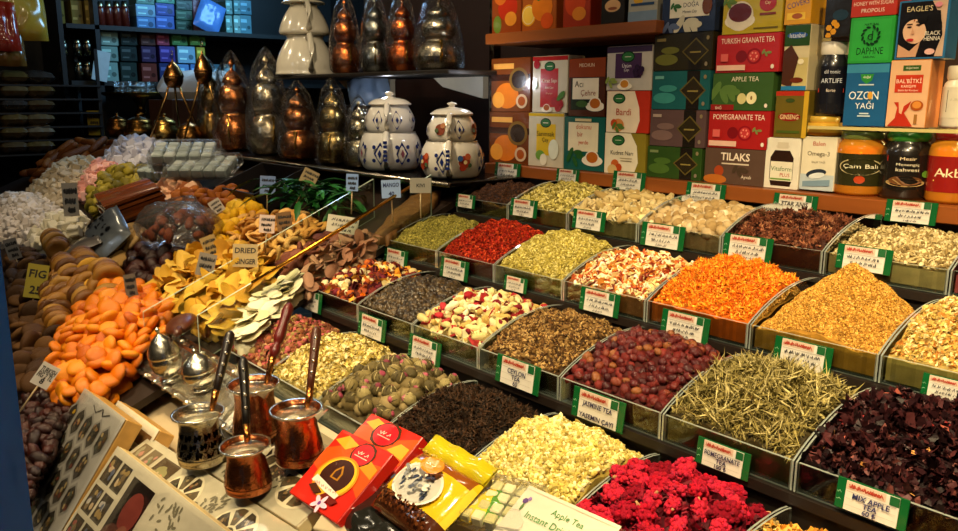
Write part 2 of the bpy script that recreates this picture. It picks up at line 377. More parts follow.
def poisson_uv(n, dist, w=BW-.03, d=BD-.03, tries=6000):
    P = []
    for _ in range(tries):
        p = (rng.uniform(0, w), rng.uniform(0, d))
        if all((p[0]-q[0])**2+(p[1]-q[1])**2 > dist*dist for q in P): P.append(p)
        if len(P) >= n: break
    return [((a+.007)/(BW-.016), (b+.008)/(BD-.014)) for a, b in P]
def rot_rand(tilt):
    if tilt >= 1: return Matrix.Rotation(random.uniform(0, 2*PI), 4, Vector((random.gauss(0, 1), random.gauss(0, 1), random.gauss(0, 1))).normalized())
    return Matrix.Rotation(random.gauss(0, tilt), 4, 'X') @ Matrix.Rotation(random.gauss(0, tilt), 4, 'Y') @ Matrix.Rotation(random.uniform(0, 2*PI), 4, 'Z')
def proto_mesh(mb, name, mtl):
    o = mb.build(name, mtl); me = o.data; bpy.data.objects.remove(o); return me
def wob(amp, fr, seed, base=1.):
    return lambda d: base+amp*mnoise.noise(Vector(d)*fr+Vector((seed*7.3, seed*3.1, seed)))
def put_in_bin(r, k, name, mes, n, dist, size, label, cat, group, tilt=1., lift=.35, layers=1):
    pk, cone, ph, seed = HEAPP[(r, k)]
    for L in range(layers):
        for (u, v) in poisson_uv(n, dist):
            P = heap_pos(r, k, np.array([u]), np.array([v]), pk, cone, ph, seed)[0]
            s = size*math.exp(random.gauss(0, .1))
            link(name, random.choice(mes), None, T(P[0], P[1], P[2]+size*(lift+L*.9)) @ rot_rand(tilt) @ Matrix.Scale(s, 4), label, cat, group)
WHAT = {('A', -1): 'dark cloves', ('A', 0): 'green cardamom pods', ('A', 1): 'pale ginger roots', ('A', 2): 'round pale nutmegs', ('A', 3): 'brown star anise', ('A', 4): 'beige seeds', ('A', 5): 'pink petals',
        ('B', -1): 'olive green oregano', ('B', 0): 'red pepper flakes', ('B', 1): 'pale green fennel seed', ('B', 2): 'white and orange fruit chips', ('B', 3): 'orange shredded petals', ('B', 4): 'golden tan granules', ('B', 5): 'pale yellow flakes',
        ('C', -1): 'mixed dried blossoms', ('C', 0): 'black peppercorns', ('C', 1): 'cream flower buds with red petals', ('C', 2): 'small brown buds', ('C', 3): 'dark red rose hips', ('C', 4): 'straw green tea leaves', ('C', 5): 'dark purple hibiscus',
        ('D', -1): 'pink brown rosebuds', ('D', 0): 'pale yellow camomile', ('D', 1): 'round jasmine tea balls', ('D', 2): 'black leaf tea', ('D', 3): 'pale yellow jasmine buds', ('D', 4): 'crimson cockscomb flowers', ('D', 5): 'yellow orange dried peel'}
for (r, k), w in WHAT.items(): glass_bin(r, k, 'clear open glass bin filled with '+w)
heap('A', -1, 'clove_heap', 'heap of dark brown cloves in the top row of glass bins', 'cloves', .045, 0, 1, '#2c190e', [('fat', .0055, 3600, ['#3a2114', '#4a2b18', '#26150c', '#5a371d'], 1, .2)])
heap('A', 0, 'cardamom_heap', 'heap of pale green cardamom pods in the top row', 'cardamom', .062, 0, 1, '#8f8140', [('seed', .0078, 2400, ['#a89a4c', '#8c7d34', '#bfb060', '#6f6428', '#cfc27e'], 1, .25)])
heap('A', 1, 'ginger_bed', 'pale ginger pieces lying under the topmost ginger roots', 'ginger', .045, 0, 1, '#8f7c55', [('chip', .014, 300, ['#d0bd8c', '#bda574', '#dccfa4'], 1, .1)])
heap('A', 2, 'nutmeg_bed', 'pale nutmegs lying under the topmost nutmegs', 'nutmegs', .045, 0, 1, '#8a744f', [('ball', .012, 260, ['#c9b591', '#b39c74', '#d8c7a6'], 1, 0)])
heap('A', 3, 'star_anise_heap', 'heap of reddish brown star anise in the top row', 'star anise', .05, 0, 1.5, '#3c1d12', [('star', .0105, 800, ['#5e2f1d', '#73402a', '#4a2314', '#8c573c', '#331810'], 1, .35), ('fat', .008, 900, ['#7a4630', '#9c6e4c', '#4a2314', '#5e2f1d'], 1, .4)])
heap('A', 4, 'beige_seed_heap', 'heap of beige seeds in the top row beside the star anise', 'seeds', .045, 0, 1, '#8a784c', [('seed', .0064, 3800, ['#bfae7c', '#a59060', '#d0c094', '#8c7648', '#776238'], 1, .25)])
heap('A', 5, 'pink_petal_heap', 'heap of pink dried petals at the end of the top row', 'petals', .045, 0, 1, '#8c3a40', [('flake', .009, 1200, ['#b04a52', '#c96a6c', '#8c3038', '#d99494'], 1, .3)])
heap('B', -1, 'oregano_heap', 'heap of olive green oregano in the second row', 'oregano', .07, 0, 1, '#6b6428', [('bit', .0027, 8000, ['#8f8738', '#736f26', '#a89d4c', '#5a561c', '#99903f'], 1, .3), ('stick', .005, 900, ['#b0a45a', '#6b6630'], 1, .4)])
heap('B', 0, 'red_pepper_heap', 'heap of bright red pepper flakes in the second row', 'pepper flakes', .085, 0, 1, '#7c1608', [('flake', .0033, 8000, ['#a82010', '#8c170a', '#bf3418', '#661006', '#c94a22'], 1, .3)])
heap('B', 1, 'fennel_heap', 'heap of pale green fennel seed beside the red pepper', 'fennel seed', .085, 0, 1, '#8f8138', [('seed', .0046, 7500, ['#b8a954', '#a1923e', '#ccc078', '#857630', '#968838'], 1, .3)])
heap('B', 2, 'fruit_chip_heap', 'heap of white and orange dried fruit chips in the second row', 'fruit chips', .062, 0, 1.5, '#8f5a30', [('chip', .0082, 1900, ['#ecdcae', '#dcc384', '#cc7a30', '#a84a22', '#f2e9cc', '#b87428', '#7a2c1a', '#e6d098'], 1, .3)])
heap('B', 3, 'safflower_heap', 'heap of bright orange shredded petals in the second row', 'petals', .088, 0, 1.2, '#b85404', [('curl', .0046, 5600, ['#ee8a12', '#e0720a', '#f5a526', '#cc5806', '#f7b83c'], 1, .35), ('stick', .0075, 3600, ['#f09416', '#d96608', '#f7b440', '#c24e04'], 1, .4)])
heap('B', 4, 'golden_granule_heap', 'tall cone of golden tan granules in the second row', 'granules', .118, 1, .6, '#9c6f24', [('bit', .0024, 15000, ['#cf9c42', '#b88432', '#deb25c', '#9c6c22', '#c8983e', '#86591a'], 1, .3)])
heap('B', 5, 'pale_flake_heap', 'heap of pale yellow flakes at the end of the second row', 'flakes', .09, 0, 1, '#a08848', [('flake', .0048, 5600, ['#e0c880', '#ccb060', '#ecdaa0', '#b89848', '#d09040'], 1, .3)])
heap('C', -1, 'dried_blossom_heap', 'heap of mixed orange, plum and cream dried blossoms', 'dried blossoms', .06, 0, 2, '#4a1c12', [('chip', .010, 560, ['#6b2416', '#4f161c', '#8c3e1c', '#7a2824', '#3a1016'], 1, .3), ('flake', .014, 110, ['#e6962a', '#d9a03a', '#e0c888', '#e07814'], 1, .4), ('ball', .0095, 120, ['#7a3024', '#dcc488', '#661a28', '#b85c24', '#e0d0a4'], 1, .4)])
heap('C', 0, 'peppercorn_heap', 'heap of black peppercorns in the third row', 'peppercorns', .064, 0, 1, '#231a10', [('ball', .0061, 2600, ['#33281a', '#463823', '#241b11', '#54432a', '#2c2215'], 1, .45)], SHINY)
heap('C', 1, 'flower_bud_bed', 'cream buds and red petals lying under the topmost flower buds', 'flower buds', .062, 0, 2, '#8f7a46', [('chip', .011, 360, ['#d9c88c', '#c7b474', '#9c2c2a', '#e0d4a4'], 1, .2), ('flake', .010, 150, ['#981a22', '#b42c30', '#6b101a'], 1, .5)])
heap('C', 2, 'brown_bud_heap', 'heap of small brown dried buds beside the rose hips', 'dried buds', .075, 0, 1.2, '#3f2a12', [('bit', .0056, 2300, ['#7a5a2e', '#5a3e1c', '#957342', '#462f13', '#b08f58'], 1, .3), ('fat', .007, 1300, ['#6b4822', '#503418', '#856434', '#38220d', '#a88a58'], 1, .35)])  # base tone darkened so the gaps between buds read as shade
heap('C', 3, 'rose_hip_bed', 'dark red rose hips lying under the topmost rose hips', 'rose hips', .078, 0, 1, '#3d100e', [('ball', .0085, 420, ['#5e1a18', '#481412', '#6b2420'], 1, 0)])
heap('C', 4, 'straw_tea_heap', 'heap of straw green long leaf tea in the third row', 'tea leaves', .08, 0, 1.5, '#332a10', [('needle', .0135, 4200, ['#6f6230', '#544818', '#94864c', '#3d3410', '#a89a62'], 1, .3), ('curl', .0075, 1900, ['#6b5e2a', '#4f451a', '#8c7e44', '#362e0e', '#a3955a'], 1, .3), ('needle', .021, 600, ['#c2b47a', '#9a8c50'], 1, .4)])
heap('C', 5, 'hibiscus_heap', 'heap of dark purple brown hibiscus petals at the end of the third row', 'hibiscus', .08, 0, 2, '#140709', [('curl', .0135, 2000, ['#2a1014', '#200b10', '#381619', '#4a2224', '#170609'], 1, .35), ('flake', .009, 1200, ['#321418', '#240c11', '#552c2a', '#1a080b', '#6b3a34'], 1, .35), ('curl', .011, 60, ['#a8584a', '#c08a4a', '#8c2f30'], 1, .5)], FOOD)
heap('D', -1, 'rosebud_heap', 'heap of pink brown dried rosebuds beside the glass strip', 'rosebuds', .075, 0, 1.5, '#5e2c1c', [('ball', .0066, 1300, ['#7d4a2e', '#633622', '#8f5236', '#8a7440', '#a85254'], 1, .3), ('flake', .0075, 1000, ['#9c6a48', '#8f3a3c', '#7d6e30', '#54281a', '#b89468'], 1, .4)])
heap('D', 0, 'camomile_heap', 'heap of pale yellow camomile flowers beside the rosebuds', 'camomile', .085, 0, 1.2, '#8f7c3c', [('bit', .0055, 2200, ['#d9c67a', '#c2ae5a', '#e8da9c', '#a59046'], 1, .3), ('flake', .0068, 2000, ['#e0cf88', '#c9b566', '#ecdfac', '#947c36'], 1, .35)])
heap('D', 1, 'tea_ball_bed', 'jasmine tea balls lying under the topmost tea balls', 'tea balls', .07, 0, 1, '#453a20', [('ball', .013, 160, ['#6b5c38', '#80704a', '#4f4428'], 1, 0)])
heap('D', 2, 'black_tea_heap', 'heap of black leaf tea between the tea balls and the jasmine buds', 'black tea', .085, 0, 1.3, '#150d08', [('stick', .0095, 3600, ['#2a1c12', '#3a2818', '#1a110a', '#473020'], 1, .3), ('curl', .007, 1900, ['#2c1e14', '#1c120b', '#40291a'], 1, .3)])
heap('D', 3, 'jasmine_bud_heap', 'heap of pale yellow jasmine buds behind the clear packets', 'jasmine buds', .095, 0, 1, '#96823a', [('seed', .0066, 3000, ['#e0d084', '#cab660', '#eee2aa', '#aa9444', '#c2ae54'], 1, .3), ('bit', .0058, 1500, ['#eadc9c', '#d6c474', '#bfa95a'], 1, .4)])
heap('D', 4, 'cockscomb_bed', 'crimson petals lying under the cockscomb flowers', 'petals', .07, 0, 2, '#3d0812', [('flake', .009, 900, ['#6b0c1c', '#820f26', '#4a0814'], 1, .2)])  # bed coloured dark to stand in for shade in the gaps between flowers
heap('D', 5, 'dried_peel_heap', 'heap of yellow orange dried peel in the nearest row', 'dried peel', .07, 0, 1.5, '#8f6020', [('chip', .008, 1500, ['#dca848', '#c98a2a', '#e8c678', '#b06c1a'], 1, .3), ('curl', .009, 1100, ['#e0b45a', '#cc9032', '#ecd490', '#a8681e'], 1, .35)])
# individual pieces in the bins
def variants(n, fn, name, mtl): return [proto_mesh(fn(i), name, mtl) for i in range(n)]
hipc = ['#5c1c1e', '#4a1518', '#6b2420', '#401216', '#7a3420', '#5e1c1e', '#8a5028', '#521a1c']
def m_hip(i):
    mb = MB(); c = hipc[i]; mb.ell((0, 0, 0), (1.15, .85, .85), 10, 7, c, fn=wob(.13, 1.6, i)); mb.tube([(1.05, 0, 0), (1.3, .05, .03)], [.22, .12], 5, '#5a3a1c'); return mb
hips = variants(8, m_hip, 'rose_hip', SHINY)
put_in_bin('C', 3, 'rose_hip', hips, 260, .0132, .0086, 'wrinkled dark red rose hip in the heap left of the straw green tea', 'rose hip', 'rose hips in the glass bin', 1., .75)
def m_nut(i): mb = MB(); mb.ell((0, 0, 0), (1.1, .88, .86), 10, 7, ['#b89c6c', '#a88a58', '#c6ac7e', '#9c7e4e'][i], fn=wob(.1, 1.8, i+20)); return mb
put_in_bin('A', 2, 'nutmeg', variants(4, m_nut, 'nutmeg', FOOD), 120, .0175, .0128, 'smooth pale round nutmeg in the bin beside the ginger roots', 'nutmeg', 'nutmegs in the glass bin', 1., .5)
def m_gin(i):
    mb = MB(); r = random.Random(i); p = [Vector((-1.3, 0, 0)), Vector((-.5, r.uniform(-.3, .3), .15)), Vector((.4, r.uniform(-.3, .3), .1)), Vector((1.3, r.uniform(-.5, .5), 0))]
    mb.tube(p, [.28, .55, .48, .25], 7, ['#c7b07a', '#b89e64', '#d4c08e', '#a88c54'][i]); mb.tube([p[1], p[1]+Vector((.2, .9*(1 if i % 2 else -1), .2))], [.4, .25], 6, ['#c7b07a', '#b89e64', '#d4c08e', '#a88c54'][i]); return mb
put_in_bin('A', 1, 'ginger_root', variants(4, m_gin, 'ginger_root', FOOD), 60, .024, .0175, 'knobbly pale dried ginger root in the top row bin', 'ginger root', 'ginger roots in the glass bin', 1., .5)
def m_bud(i):
    mb = MB(); c = ['#efe2ae', '#e3d394', '#f5ecc8', '#d8c685', '#c9a95e'][i]; mb.ell((0, 0, 0), (1.35, .62, .55), 9, 6, c, fn=wob(.25, 1.5, i+40))
    mb.ell((-.7, .25, .2), (.75, .5, .4), 7, 5, c, fn=wob(.2, 1.7, i+44)); return mb
put_in_bin('C', 1, 'flower_bud', variants(5, m_bud, 'flower_bud', FOOD), 95, .0185, .0135, 'cream dried flower bud among red petals beside the peppercorns', 'flower bud', 'cream flower buds in the glass bin', 1., .5)
def m_red(i): mb = MB(); mb.ell((0, 0, 0), (1, .8, .6), 9, 6, ['#a81c26', '#c0323a', '#7a1220'][i], fn=wob(.4, 1.8, i+50)); return mb
put_in_bin('C', 1, 'red_rosebud', variants(3, m_red, 'red_rosebud', FOOD), 16, .036, .0115, 'dark red rosebud among the cream flower buds', 'rosebud', 'red rosebuds among cream buds', 1., 1.1)
def m_tb(i):
    mb = MB(); c = [('#6b5e38', '#9a4256'), ('#857648', '#b05a6a'), ('#544a2c', '#7d3846'), ('#9a8c5c', '#b8707a')][i]
    mb.ell((0, 0, 0), (1, 1, .93), 12, 9, c[0], fn=lambda d: 1+.05*math.sin(9*math.atan2(d.y, d.x)+2*d.z)+.05*mnoise.noise(d*2+Vector((i, 0, 0))))
    mb.ell((.35, .2, .55), (.55, .5, .45), 8, 6, c[1], fn=wob(.2, 2, i+60))
    for k in range(9):
        a = 2*PI*k/9; mb.tube([(math.cos(a)*.3, math.sin(a)*.3, .94), (math.cos(a+.2)*.9, math.sin(a+.2)*.9, .42), (math.cos(a+.4)*.95, math.sin(a+.4)*.95, -.3)], [.05, .09, .04], 4, '#b5a676' if k % 2 else '#3f3520')
    return mb
put_in_bin('D', 1, 'tea_ball', variants(4, m_tb, 'tea_ball', FOOD), 85, .0265, .0148, 'round tied jasmine tea ball with a pink centre beside the black tea', 'tea ball', 'jasmine tea balls in the glass bin', 1., .75)
def m_cc(i):
    """a ruffled head: a lump covered with small knobs"""
    r = random.Random(i+9); cs = ['#b5162f', '#9e1028', '#c4243e', '#8c0c22'][i]; mb = MB(); mb.ell((0, 0, 0), (1., .8, .62), 14, 9, cs, fn=wob(.3, 1.6, i+90))
    for k in range(85):
        d = Vector((r.gauss(0, 1), r.gauss(0, 1), r.gauss(0, 1))).normalized(); f = 1+.3*mnoise.noise(d*1.6+Vector(((i+90)*7.3, (i+90)*3.1, i+90))); q = r.uniform(.10, .24)
        mb.ell((d.x*f*1.0, d.y*f*.8, d.z*f*.62), (q*1.2, q, q*.9), 7, 5, tuple(min(1, x*r.uniform(.75, 1.3)) for x in h(cs)), fn=wob(.35, 3, i*100+k))
    mb.tube([(-.8, 0, -.1), (-1.3, .1, -.15)], [.2, .1], 6, '#c99a6a'); return mb
put_in_bin('D', 4, 'cockscomb_flower', variants(4, m_cc, 'cockscomb_flower', VELVET), 54, .029, .0185, 'ruffled crimson cockscomb flower in the nearest row of bins', 'flower', 'cockscomb flowers in the glass bin', 1., .5, 1)
# ------------------------------------------------------------------ price tags on the bins
def price_tag(P, w, hh, key, lines, ink, label, tilt=-14, dim=1., rz=0.):
    """green plastic holder with a white card; P is the lower middle, facing the aisle"""
    M = T(P) @ RZ(rz) @ RX(tilt) @ RX(90); t = thing('price_tag', label, 'price tag', M, 'price tags on the tea display')
    G1 = '#0c5527'
    mb = MB(); mb.box(-w/2, 0, -.003, w/2, hh, 0, G1, b=.0007); f = Face(mb, T(-w/2, 0, 0), w, hh)
    f.scribble(.02, .11, .55, .08, '#8fc79a', 3); f.scribble(.02, .11, .32, .08, '#8fc79a', 4); mb.build('holder', GLOSS, t)
    cw, ch = w*.74, hh*.93; c = MB(); c.box(0, 0, 0, cw, ch, .0012, '#d6d0c4'); F = Face(c, T(0, 0, .0012), cw, ch)
    F.rect(.0, .72, .75, 1., '#cdb29c'); F.rect(.82, .7, 1., 1., G1); F.scribble(.06, .66, .86, .17, '#a83a26', 11); F.scribble(.08, .64, .85, .15, '#a83a26', 12); F.scribble(.05, .66, .86, .13, '#a83a26', 13)
    F.rect(.04, .66, .96, .675, '#9a8c80'); F.rect(.04, .42, .96, .43, '#b0a698'); F.rect(.04, .2, .96, .21, '#b0a698')
    if lines:
        n = len(lines)
        for i, s in enumerate(lines): F.text(s, .5, .56-.42*i/max(1, n-1) if n > 1 else .4, .22 if n < 3 else .19, ink, .9, .08, 0, .022)
    else:
        sd = hash(key) & 255; F.scribble(.1, .9, .54, .16, ink, sd); F.scribble(.2, .8, .3, .16, ink, sd+1); F.scribble(.35, .62, .1, .12, ink, sd+2)
    c.build('card', MATTE, t, T(-w*.36, hh*.03, 0)); return t
TAGS = [('C', -1, 'D', 299, 321, 300.5), ('C', 0, 'D', 358, 385, 327), ('C', 1, 'D', 408, 440, 350), ('C', 2, 'D', 495, 539, 374), ('C', 3, 'D', 571, 624, 409), ('C', 4, 'D', 695, 750, 458), ('C', 5, 'D', 833, 909, 503),
        ('B', -1, 'C', 384, 407, 258), ('B', 0, 'C', 440, 468, 269), ('B', 1, 'C', 504, 527, 284), ('B', 2, 'C', 579, 619, 302), ('B', 3, 'C', 660, 709, 326), ('B', 4, 'C', 772, 832, 355), ('B', 5, 'C', 920, 976, 389),
        ('A', -1, 'B', 456, 475, 201), ('A', 0, 'B', 510, 537, 208), ('A', 1, 'B', 572, 605, 220), ('A', 2, 'B', 640, 684, 236), ('A', 3, 'B', 722, 772, 248), ('A', 4, 'B', 835, 892, 259),
        ('S', -1, 'A', 494, 520, 171.5), ('S', 0, 'A', 556, 579, 176), ('S', 1, 'A', 612, 645, 181), ('S', 2, 'A', 685, 725, 193.5), ('S', 3, 'A', 772, 817, 205), ('S', 4, 'A', 884, 937, 212)]
WORDS = {('D', 5): (['MIX APPLE', 'TEA', '60 ₺'], '#262a5e'), ('D', 3): (['JASMINE TEA', 'YASEMIN ÇAYI'], '#26224a'), ('D', 4): (['POMEGRANATE', 'TEA', '100 ₺'], '#26224a'), ('D', 2): (['CEYLON', 'TEA', '60'], '#2a2a50'),
         ('A', 3): (['STAR ANIS', 'YILDIZ ANASON'], '#3a3430')}
for (own, k, bel, xl, xr, yc) in TAGS:
    y = (ROW[own][0] if own != 'S' else 1.79)-.0075
    a = atY(xl, yc, y); b = atY(xr, yc, y); c = atY((xl+xr)/2, yc, y); w = (b.x-a.x)*.98; hh = w*.46
    lab = 'green and white price tag standing above the '+WHAT[(bel, k)]
    L, ink = WORDS.get((bel, k), (None, '#24242e'))
    price_tag(Vector((c.x, y-.004, c.z-hh*.5)), w, hh, (bel, k), L, ink, lab, -8)
# ------------------------------------------------------------------ dried fruit display on the left
def fz(X, Y): return FZ+FS*(Y-FY)
fd = MB()                                    # sloping board under the fruit
XL, XR, Y0, Y1 = -5.6, -1.905, .25, 1.66
def slab(mb, x0, x1, y0, y1, off, th, col):
    vs = [(x, y, fz(x, y)+off-d) for d in (th, 0) for y in (y0, y1) for x in (x0, x1)]
    mb.add(vs, [(0, 2, 3, 1), (4, 5, 7, 6), (0, 1, 5, 4), (2, 6, 7, 3), (0, 4, 6, 2), (1, 3, 7, 5)], col)
fruit_stand = thing('fruit_stand', 'dark sloping display counter under the dried fruit and sweets', 'display stand', T(-3.5, .9, 0)); FI = T(3.5, -.9, 0)
slab(fd, XL, XR, Y0, Y1, -.05, .02, '#22150c'); fd.build('sloping_board', DARK, fruit_stand, FI)
m = MB(); m.box(XL, Y0, 0, XR-.01, Y0+.02, fz(0, Y0)-.08, '#1d130c'); m.build('front_board', DARK, fruit_stand, FI)
# glass walls at the end of the tea steps and of the fruit
def slope_glass(name, x, y0, y1, hgt, label):
    t = thing(name, label, 'glass panel', T(x, y0, fz(x, y0)))
    mb = MB(); n = 6; th = .006; P = [(y0+(y1-y0)*i/n) for i in range(n+1)]
    poly = [(y, fz(x, y)-.045) for y in P]+[(y, fz(x, y)+hgt) for y in P[::-1]]; m = len(poly)
    vs = [(0, a-y0, b-fz(x, y0)) for a, b in poly]+[(th, a-y0, b-fz(x, y0)) for a, b in poly]
    mb.add(vs, [tuple(range(m))[::-1], tuple(range(m, 2*m))], '#e0f0e8'); mb.build('pane', GLASS, t)
    e = MB(); e.add(vs, [(k, (k+1) % m, m+(k+1) % m, m+k) for k in range(m)], '#b9c9b4'); e.build('polished_edge', GLASSEDGE, t)
slope_glass('glass_partition', -1.900, .72, 1.44, .075, 'sloping clear glass side wall along the end of the tea bins')
slope_glass('glass_partition', -2.115, .66, 1.38, .075, 'sloping clear glass wall between the dried fruit and the white flakes')
mb = MB()
mb.tube([(-1.885, .86, fz(0, .86)+.078), (-1.885, 1.40, fz(0, 1.40)+.082)], .0055, 8, '#c98a2c'); tag(mb.build('brass_rod', SMOOTHMETAL), 'thin brass rod lying along the top of the glass side wall', 'rod')

def in_poly(x, y, P):
    c = False; n = len(P)
    for i in range(n):
        (x1, y1), (x2, y2) = P[i], P[(i+1) % n]
        if (y1 > y) != (y2 > y) and x < (x2-x1)*(y-y1)/(y2-y1)+x1: c = not c
    return c
def edge_d(x, y, P):
    b = 9e9; n = len(P)
    for i in range(n):
        ax, ay = P[i]; bx_, by = P[(i+1) % n]; dx, dy = bx_-ax, by-ay; t = max(0, min(1, ((x-ax)*dx+(y-ay)*dy)/(dx*dx+dy*dy+1e-12)))
        b = min(b, math.hypot(x-ax-t*dx, y-ay-t*dy))
    return b
class Pile:
    """a mound on the sloping board; its outline is a polygon on the board"""
    def __init__(s, px, bulge, soft, lift=-.02):
        s.P = [(p.x, p.y) for p in (atF(x, y, lift) for x, y in px)]; s.b = bulge; s.soft = soft; s.l = lift
    def z(s, x, y): return fz(x, y)+s.l+s.b*(1-math.exp(-edge_d(x, y, s.P)/s.soft))
    def pts(s, n, dist, tries=9000):
        xs = [p[0] for p in s.P]; ys = [p[1] for p in s.P]; out = []
        for _ in range(tries):
            x = random.uniform(min(xs), max(xs)); y = random.uniform(min(ys), max(ys))
            if in_poly(x, y, s.P) and all((x-a)**2+(y-b)**2 > dist*dist for a, b in out): out.append((x, y))
            if len(out) >= n: break
        return out
    def bed(s, name, col, label, cat, off=-.012, mtl=None):
        xs = [p[0] for p in s.P]; ys = [p[1] for p in s.P]; n = 26; V = []; F = []; id_ = {}
        gx = [min(xs)+(max(xs)-min(xs))*i/n for i in range(n+1)]; gy = [min(ys)+(max(ys)-min(ys))*i/n for i in range(n+1)]
        for j in range(n):
            for i in range(n):
                if in_poly((gx[i]+gx[i+1])/2, (gy[j]+gy[j+1])/2, s.P):
                    q = []
                    for (a, b) in ((i, j), (i+1, j), (i+1, j+1), (i, j+1)):
                        if (a, b) not in id_:
                            id_[(a, b)] = len(V); x, y = gx[a], gy[b]
                            zz = s.z(x, y)+off if in_poly(x, y, s.P) else fz(x, y)+s.l+off
                            V.append((x, y, zz+.006*mnoise.noise(Vector((x*30, y*30, 0)))))
                        q.append(id_[(a, b)])
                    F.append(tuple(q))
        o = len(V); V2 = V+[(x, y, fz(x, y)-.048) for x, y, z in V]
        ed = {}
        for f in F:
            for a, b in zip(f, f[1:]+f[:1]): ed[(a, b)] = 1
        S = [(b, a, a+o, b+o) for (a, b) in ed if (b, a) not in ed]
        mb = MB(); mb.add(V2, F+S, col, True); o_ = mb.build(name, mtl or FOOD); return tag(o_, label, cat, None, 'stuff')
    def fill(s, name, mes, n, dist, size, label, cat, group, tilt=.5, lift=.3, layers=1, grow=1.0):
        for L in range(layers):
            for (x, y) in s.pts(n if L == 0 else n//2, dist*(1 if L == 0 else 1.25)):
                k = size*math.exp(random.gauss(0, .1))
                link(name, random.choice(mes), None, T(x, y, s.z(x, y)+size*(lift+.55*L)) @ RX(18) @ rot_rand(tilt) @ Matrix.Scale(k, 4), label, cat, group)
def m_disc(cols, i, th=.42, dent=.25, amp=.12):
    mb = MB(); mb.ell((0, 0, 0), (1, .92, th), 14, 8, cols[i % len(cols)], fn=lambda d: (1+amp*mnoise.noise(Vector(d)*1.7+Vector((i*4, 0, 0))))*(1-dent*max(0, abs(d.z)-.55)*1.6)); return mb
def m_cube(cols, i): mb = MB(); mb.box(-1, -.85, -.75, 1, .85, .75, cols[i % len(cols)], b=.18); return mb
def m_slice(cols, i, cup=.35, th=.09):
    mb = MB(); n = 14; r = random.Random(i); c = cols[i % len(cols)]; V = []; F = []
    rings = [0, .5, .85, 1.]
    for sgn in (1, -1):
        o = len(V); V.append((0, 0, sgn*th))
        for q in rings[1:]:
            for k in range(n):
                a = 2*PI*k/n; x = 1.15*q*math.cos(a); y = .72*q*math.sin(a)*(1+.2*math.cos(a)); V.append((x, y, cup*x*x-.25*y*y+.12*mnoise.noise(Vector((x*1.5, y*1.5, i*3)))+sgn*th*(1-q**3)))
        for k in range(n):
            k2 = (k+1) % n; f = (o, o+1+k, o+1+k2); F.append(f if sgn > 0 else f[::-1])
            for j in range(2):
                f = (o+1+j*n+k, o+1+(j+1)*n+k, o+1+(j+1)*n+k2, o+1+j*n+k2); F.append(f if sgn > 0 else f[::-1])
    mb.add(V, F, c, True); return mb
def m_ring(cols, i):
    mb = MB(); n = 16; P = []; c = cols[i % len(cols)]; V = []; F = []
    for k in range(n):
        a = 2*PI*k/n; R = 1+.12*math.sin(2*a+i); w = .16*math.sin(2*a+i*2)
        for j in range(6): b = 2*PI*j/6; rr = .36; V.append(((R-.3+rr*math.cos(b))*math.cos(a), (R-.3+rr*math.cos(b))*math.sin(a)*.9, w+.2*math.sin(b)))
    for k in range(n):
        for j in range(6): k2 = (k+1) % n; j2 = (j+1) % 6; F.append((k*6+j, k2*6+j, k2*6+j2, k*6+j2))
    mb.add(V, F, c, True); return mb
def m_lump(cols, i, amp=.35, r=(1.1, .85, .7)): mb = MB(); mb.ell((0, 0, 0), r, 10, 7, cols[i % len(cols)], fn=wob(amp, 1.8, i+70)); return mb
APR = ['#e07e06', '#d47004', '#e88e0e', '#c05c02', '#da7804']
p = Pile([(128, 292), (150, 297), (172, 318), (168, 338), (152, 350), (128, 378), (112, 392), (95, 404), (74, 406), (56, 400), (46, 375), (58, 350), (72, 325), (95, 303)], .075, .07)
p.bed('apricot_bed', '#d97a0c', 'orange dried apricots lying under the topmost apricots', 'dried apricots', -.02)
p.fill('dried_apricot', variants(5, lambda i: m_disc(APR, i, .55), 'dried_apricot', SHINY), 160, .030, .0265, 'orange dried apricot in the heap behind the silver tray', 'dried apricot', 'dried apricots heaped behind the silver tray', .55, .35, 2)
GIN = ['#d9ae3a', '#cc9e2c', '#e6bf52', '#c08c26', '#deb648']
p = Pile([(148, 300), (166, 284), (188, 262), (215, 256), (250, 262), (273, 274), (262, 297), (246, 314), (226, 330), (205, 333), (190, 320), (168, 315)], .06, .07)
p.bed('mango_bed', '#b8923c', 'yellow dried slices lying under the topmost mango slices', 'dried mango', -.02)
p.fill('dried_mango_slice', variants(5, lambda i: m_slice(GIN, i, .22), 'dried_mango_slice', FOOD), 150, .028, .033, 'curled yellow dried slice in the heap below the GINGER sign', 'dried mango slice', 'yellow dried slices below the ginger sign', .55, .3, 2)
APL = ['#c08a3e', '#cf9a4c', '#b37b33', '#d9aa60']
p = Pile([(233, 240), (245, 229), (268, 226), (295, 226), (320, 230), (319, 243), (301, 256), (278, 266), (258, 264), (238, 252)], .05, .06)
p.bed('apple_ring_bed', '#96652a', 'tan dried apple rings lying under the topmost rings', 'dried apple', -.02)
p.fill('dried_apple_ring', variants(4, lambda i: m_ring(APL, i), 'dried_apple_ring', FOOD), 80, .036, .030, 'tan dried apple ring heaped between the yellow pieces and the glass wall', 'dried apple ring', 'dried apple rings beside the glass wall', .5, .3, 2)
p = Pile([(216, 226), (234, 214), (252, 211), (266, 218), (262, 227), (243, 232), (234, 246), (216, 252)], .05, .05)
p.bed('pineapple_bed', '#c09012', 'yellow dried pieces lying under the topmost pieces', 'dried pineapple', -.018)
p.fill('dried_pineapple_chunk', variants(4, lambda i: m_lump(['#e8b31a', '#d9a010', '#f0c034'], i, .4), 'dried_pineapple_chunk', FOOD), 60, .034, .026, 'bright yellow dried fruit chunk behind the GINGER sign', 'dried fruit chunk', 'bright yellow chunks behind the ginger sign', 1, .3, 2)
p = Pile([(172, 202), (190, 197), (214, 203), (240, 198), (250, 212), (236, 214), (216, 226), (214, 238), (196, 228), (180, 214)], .05, .06)
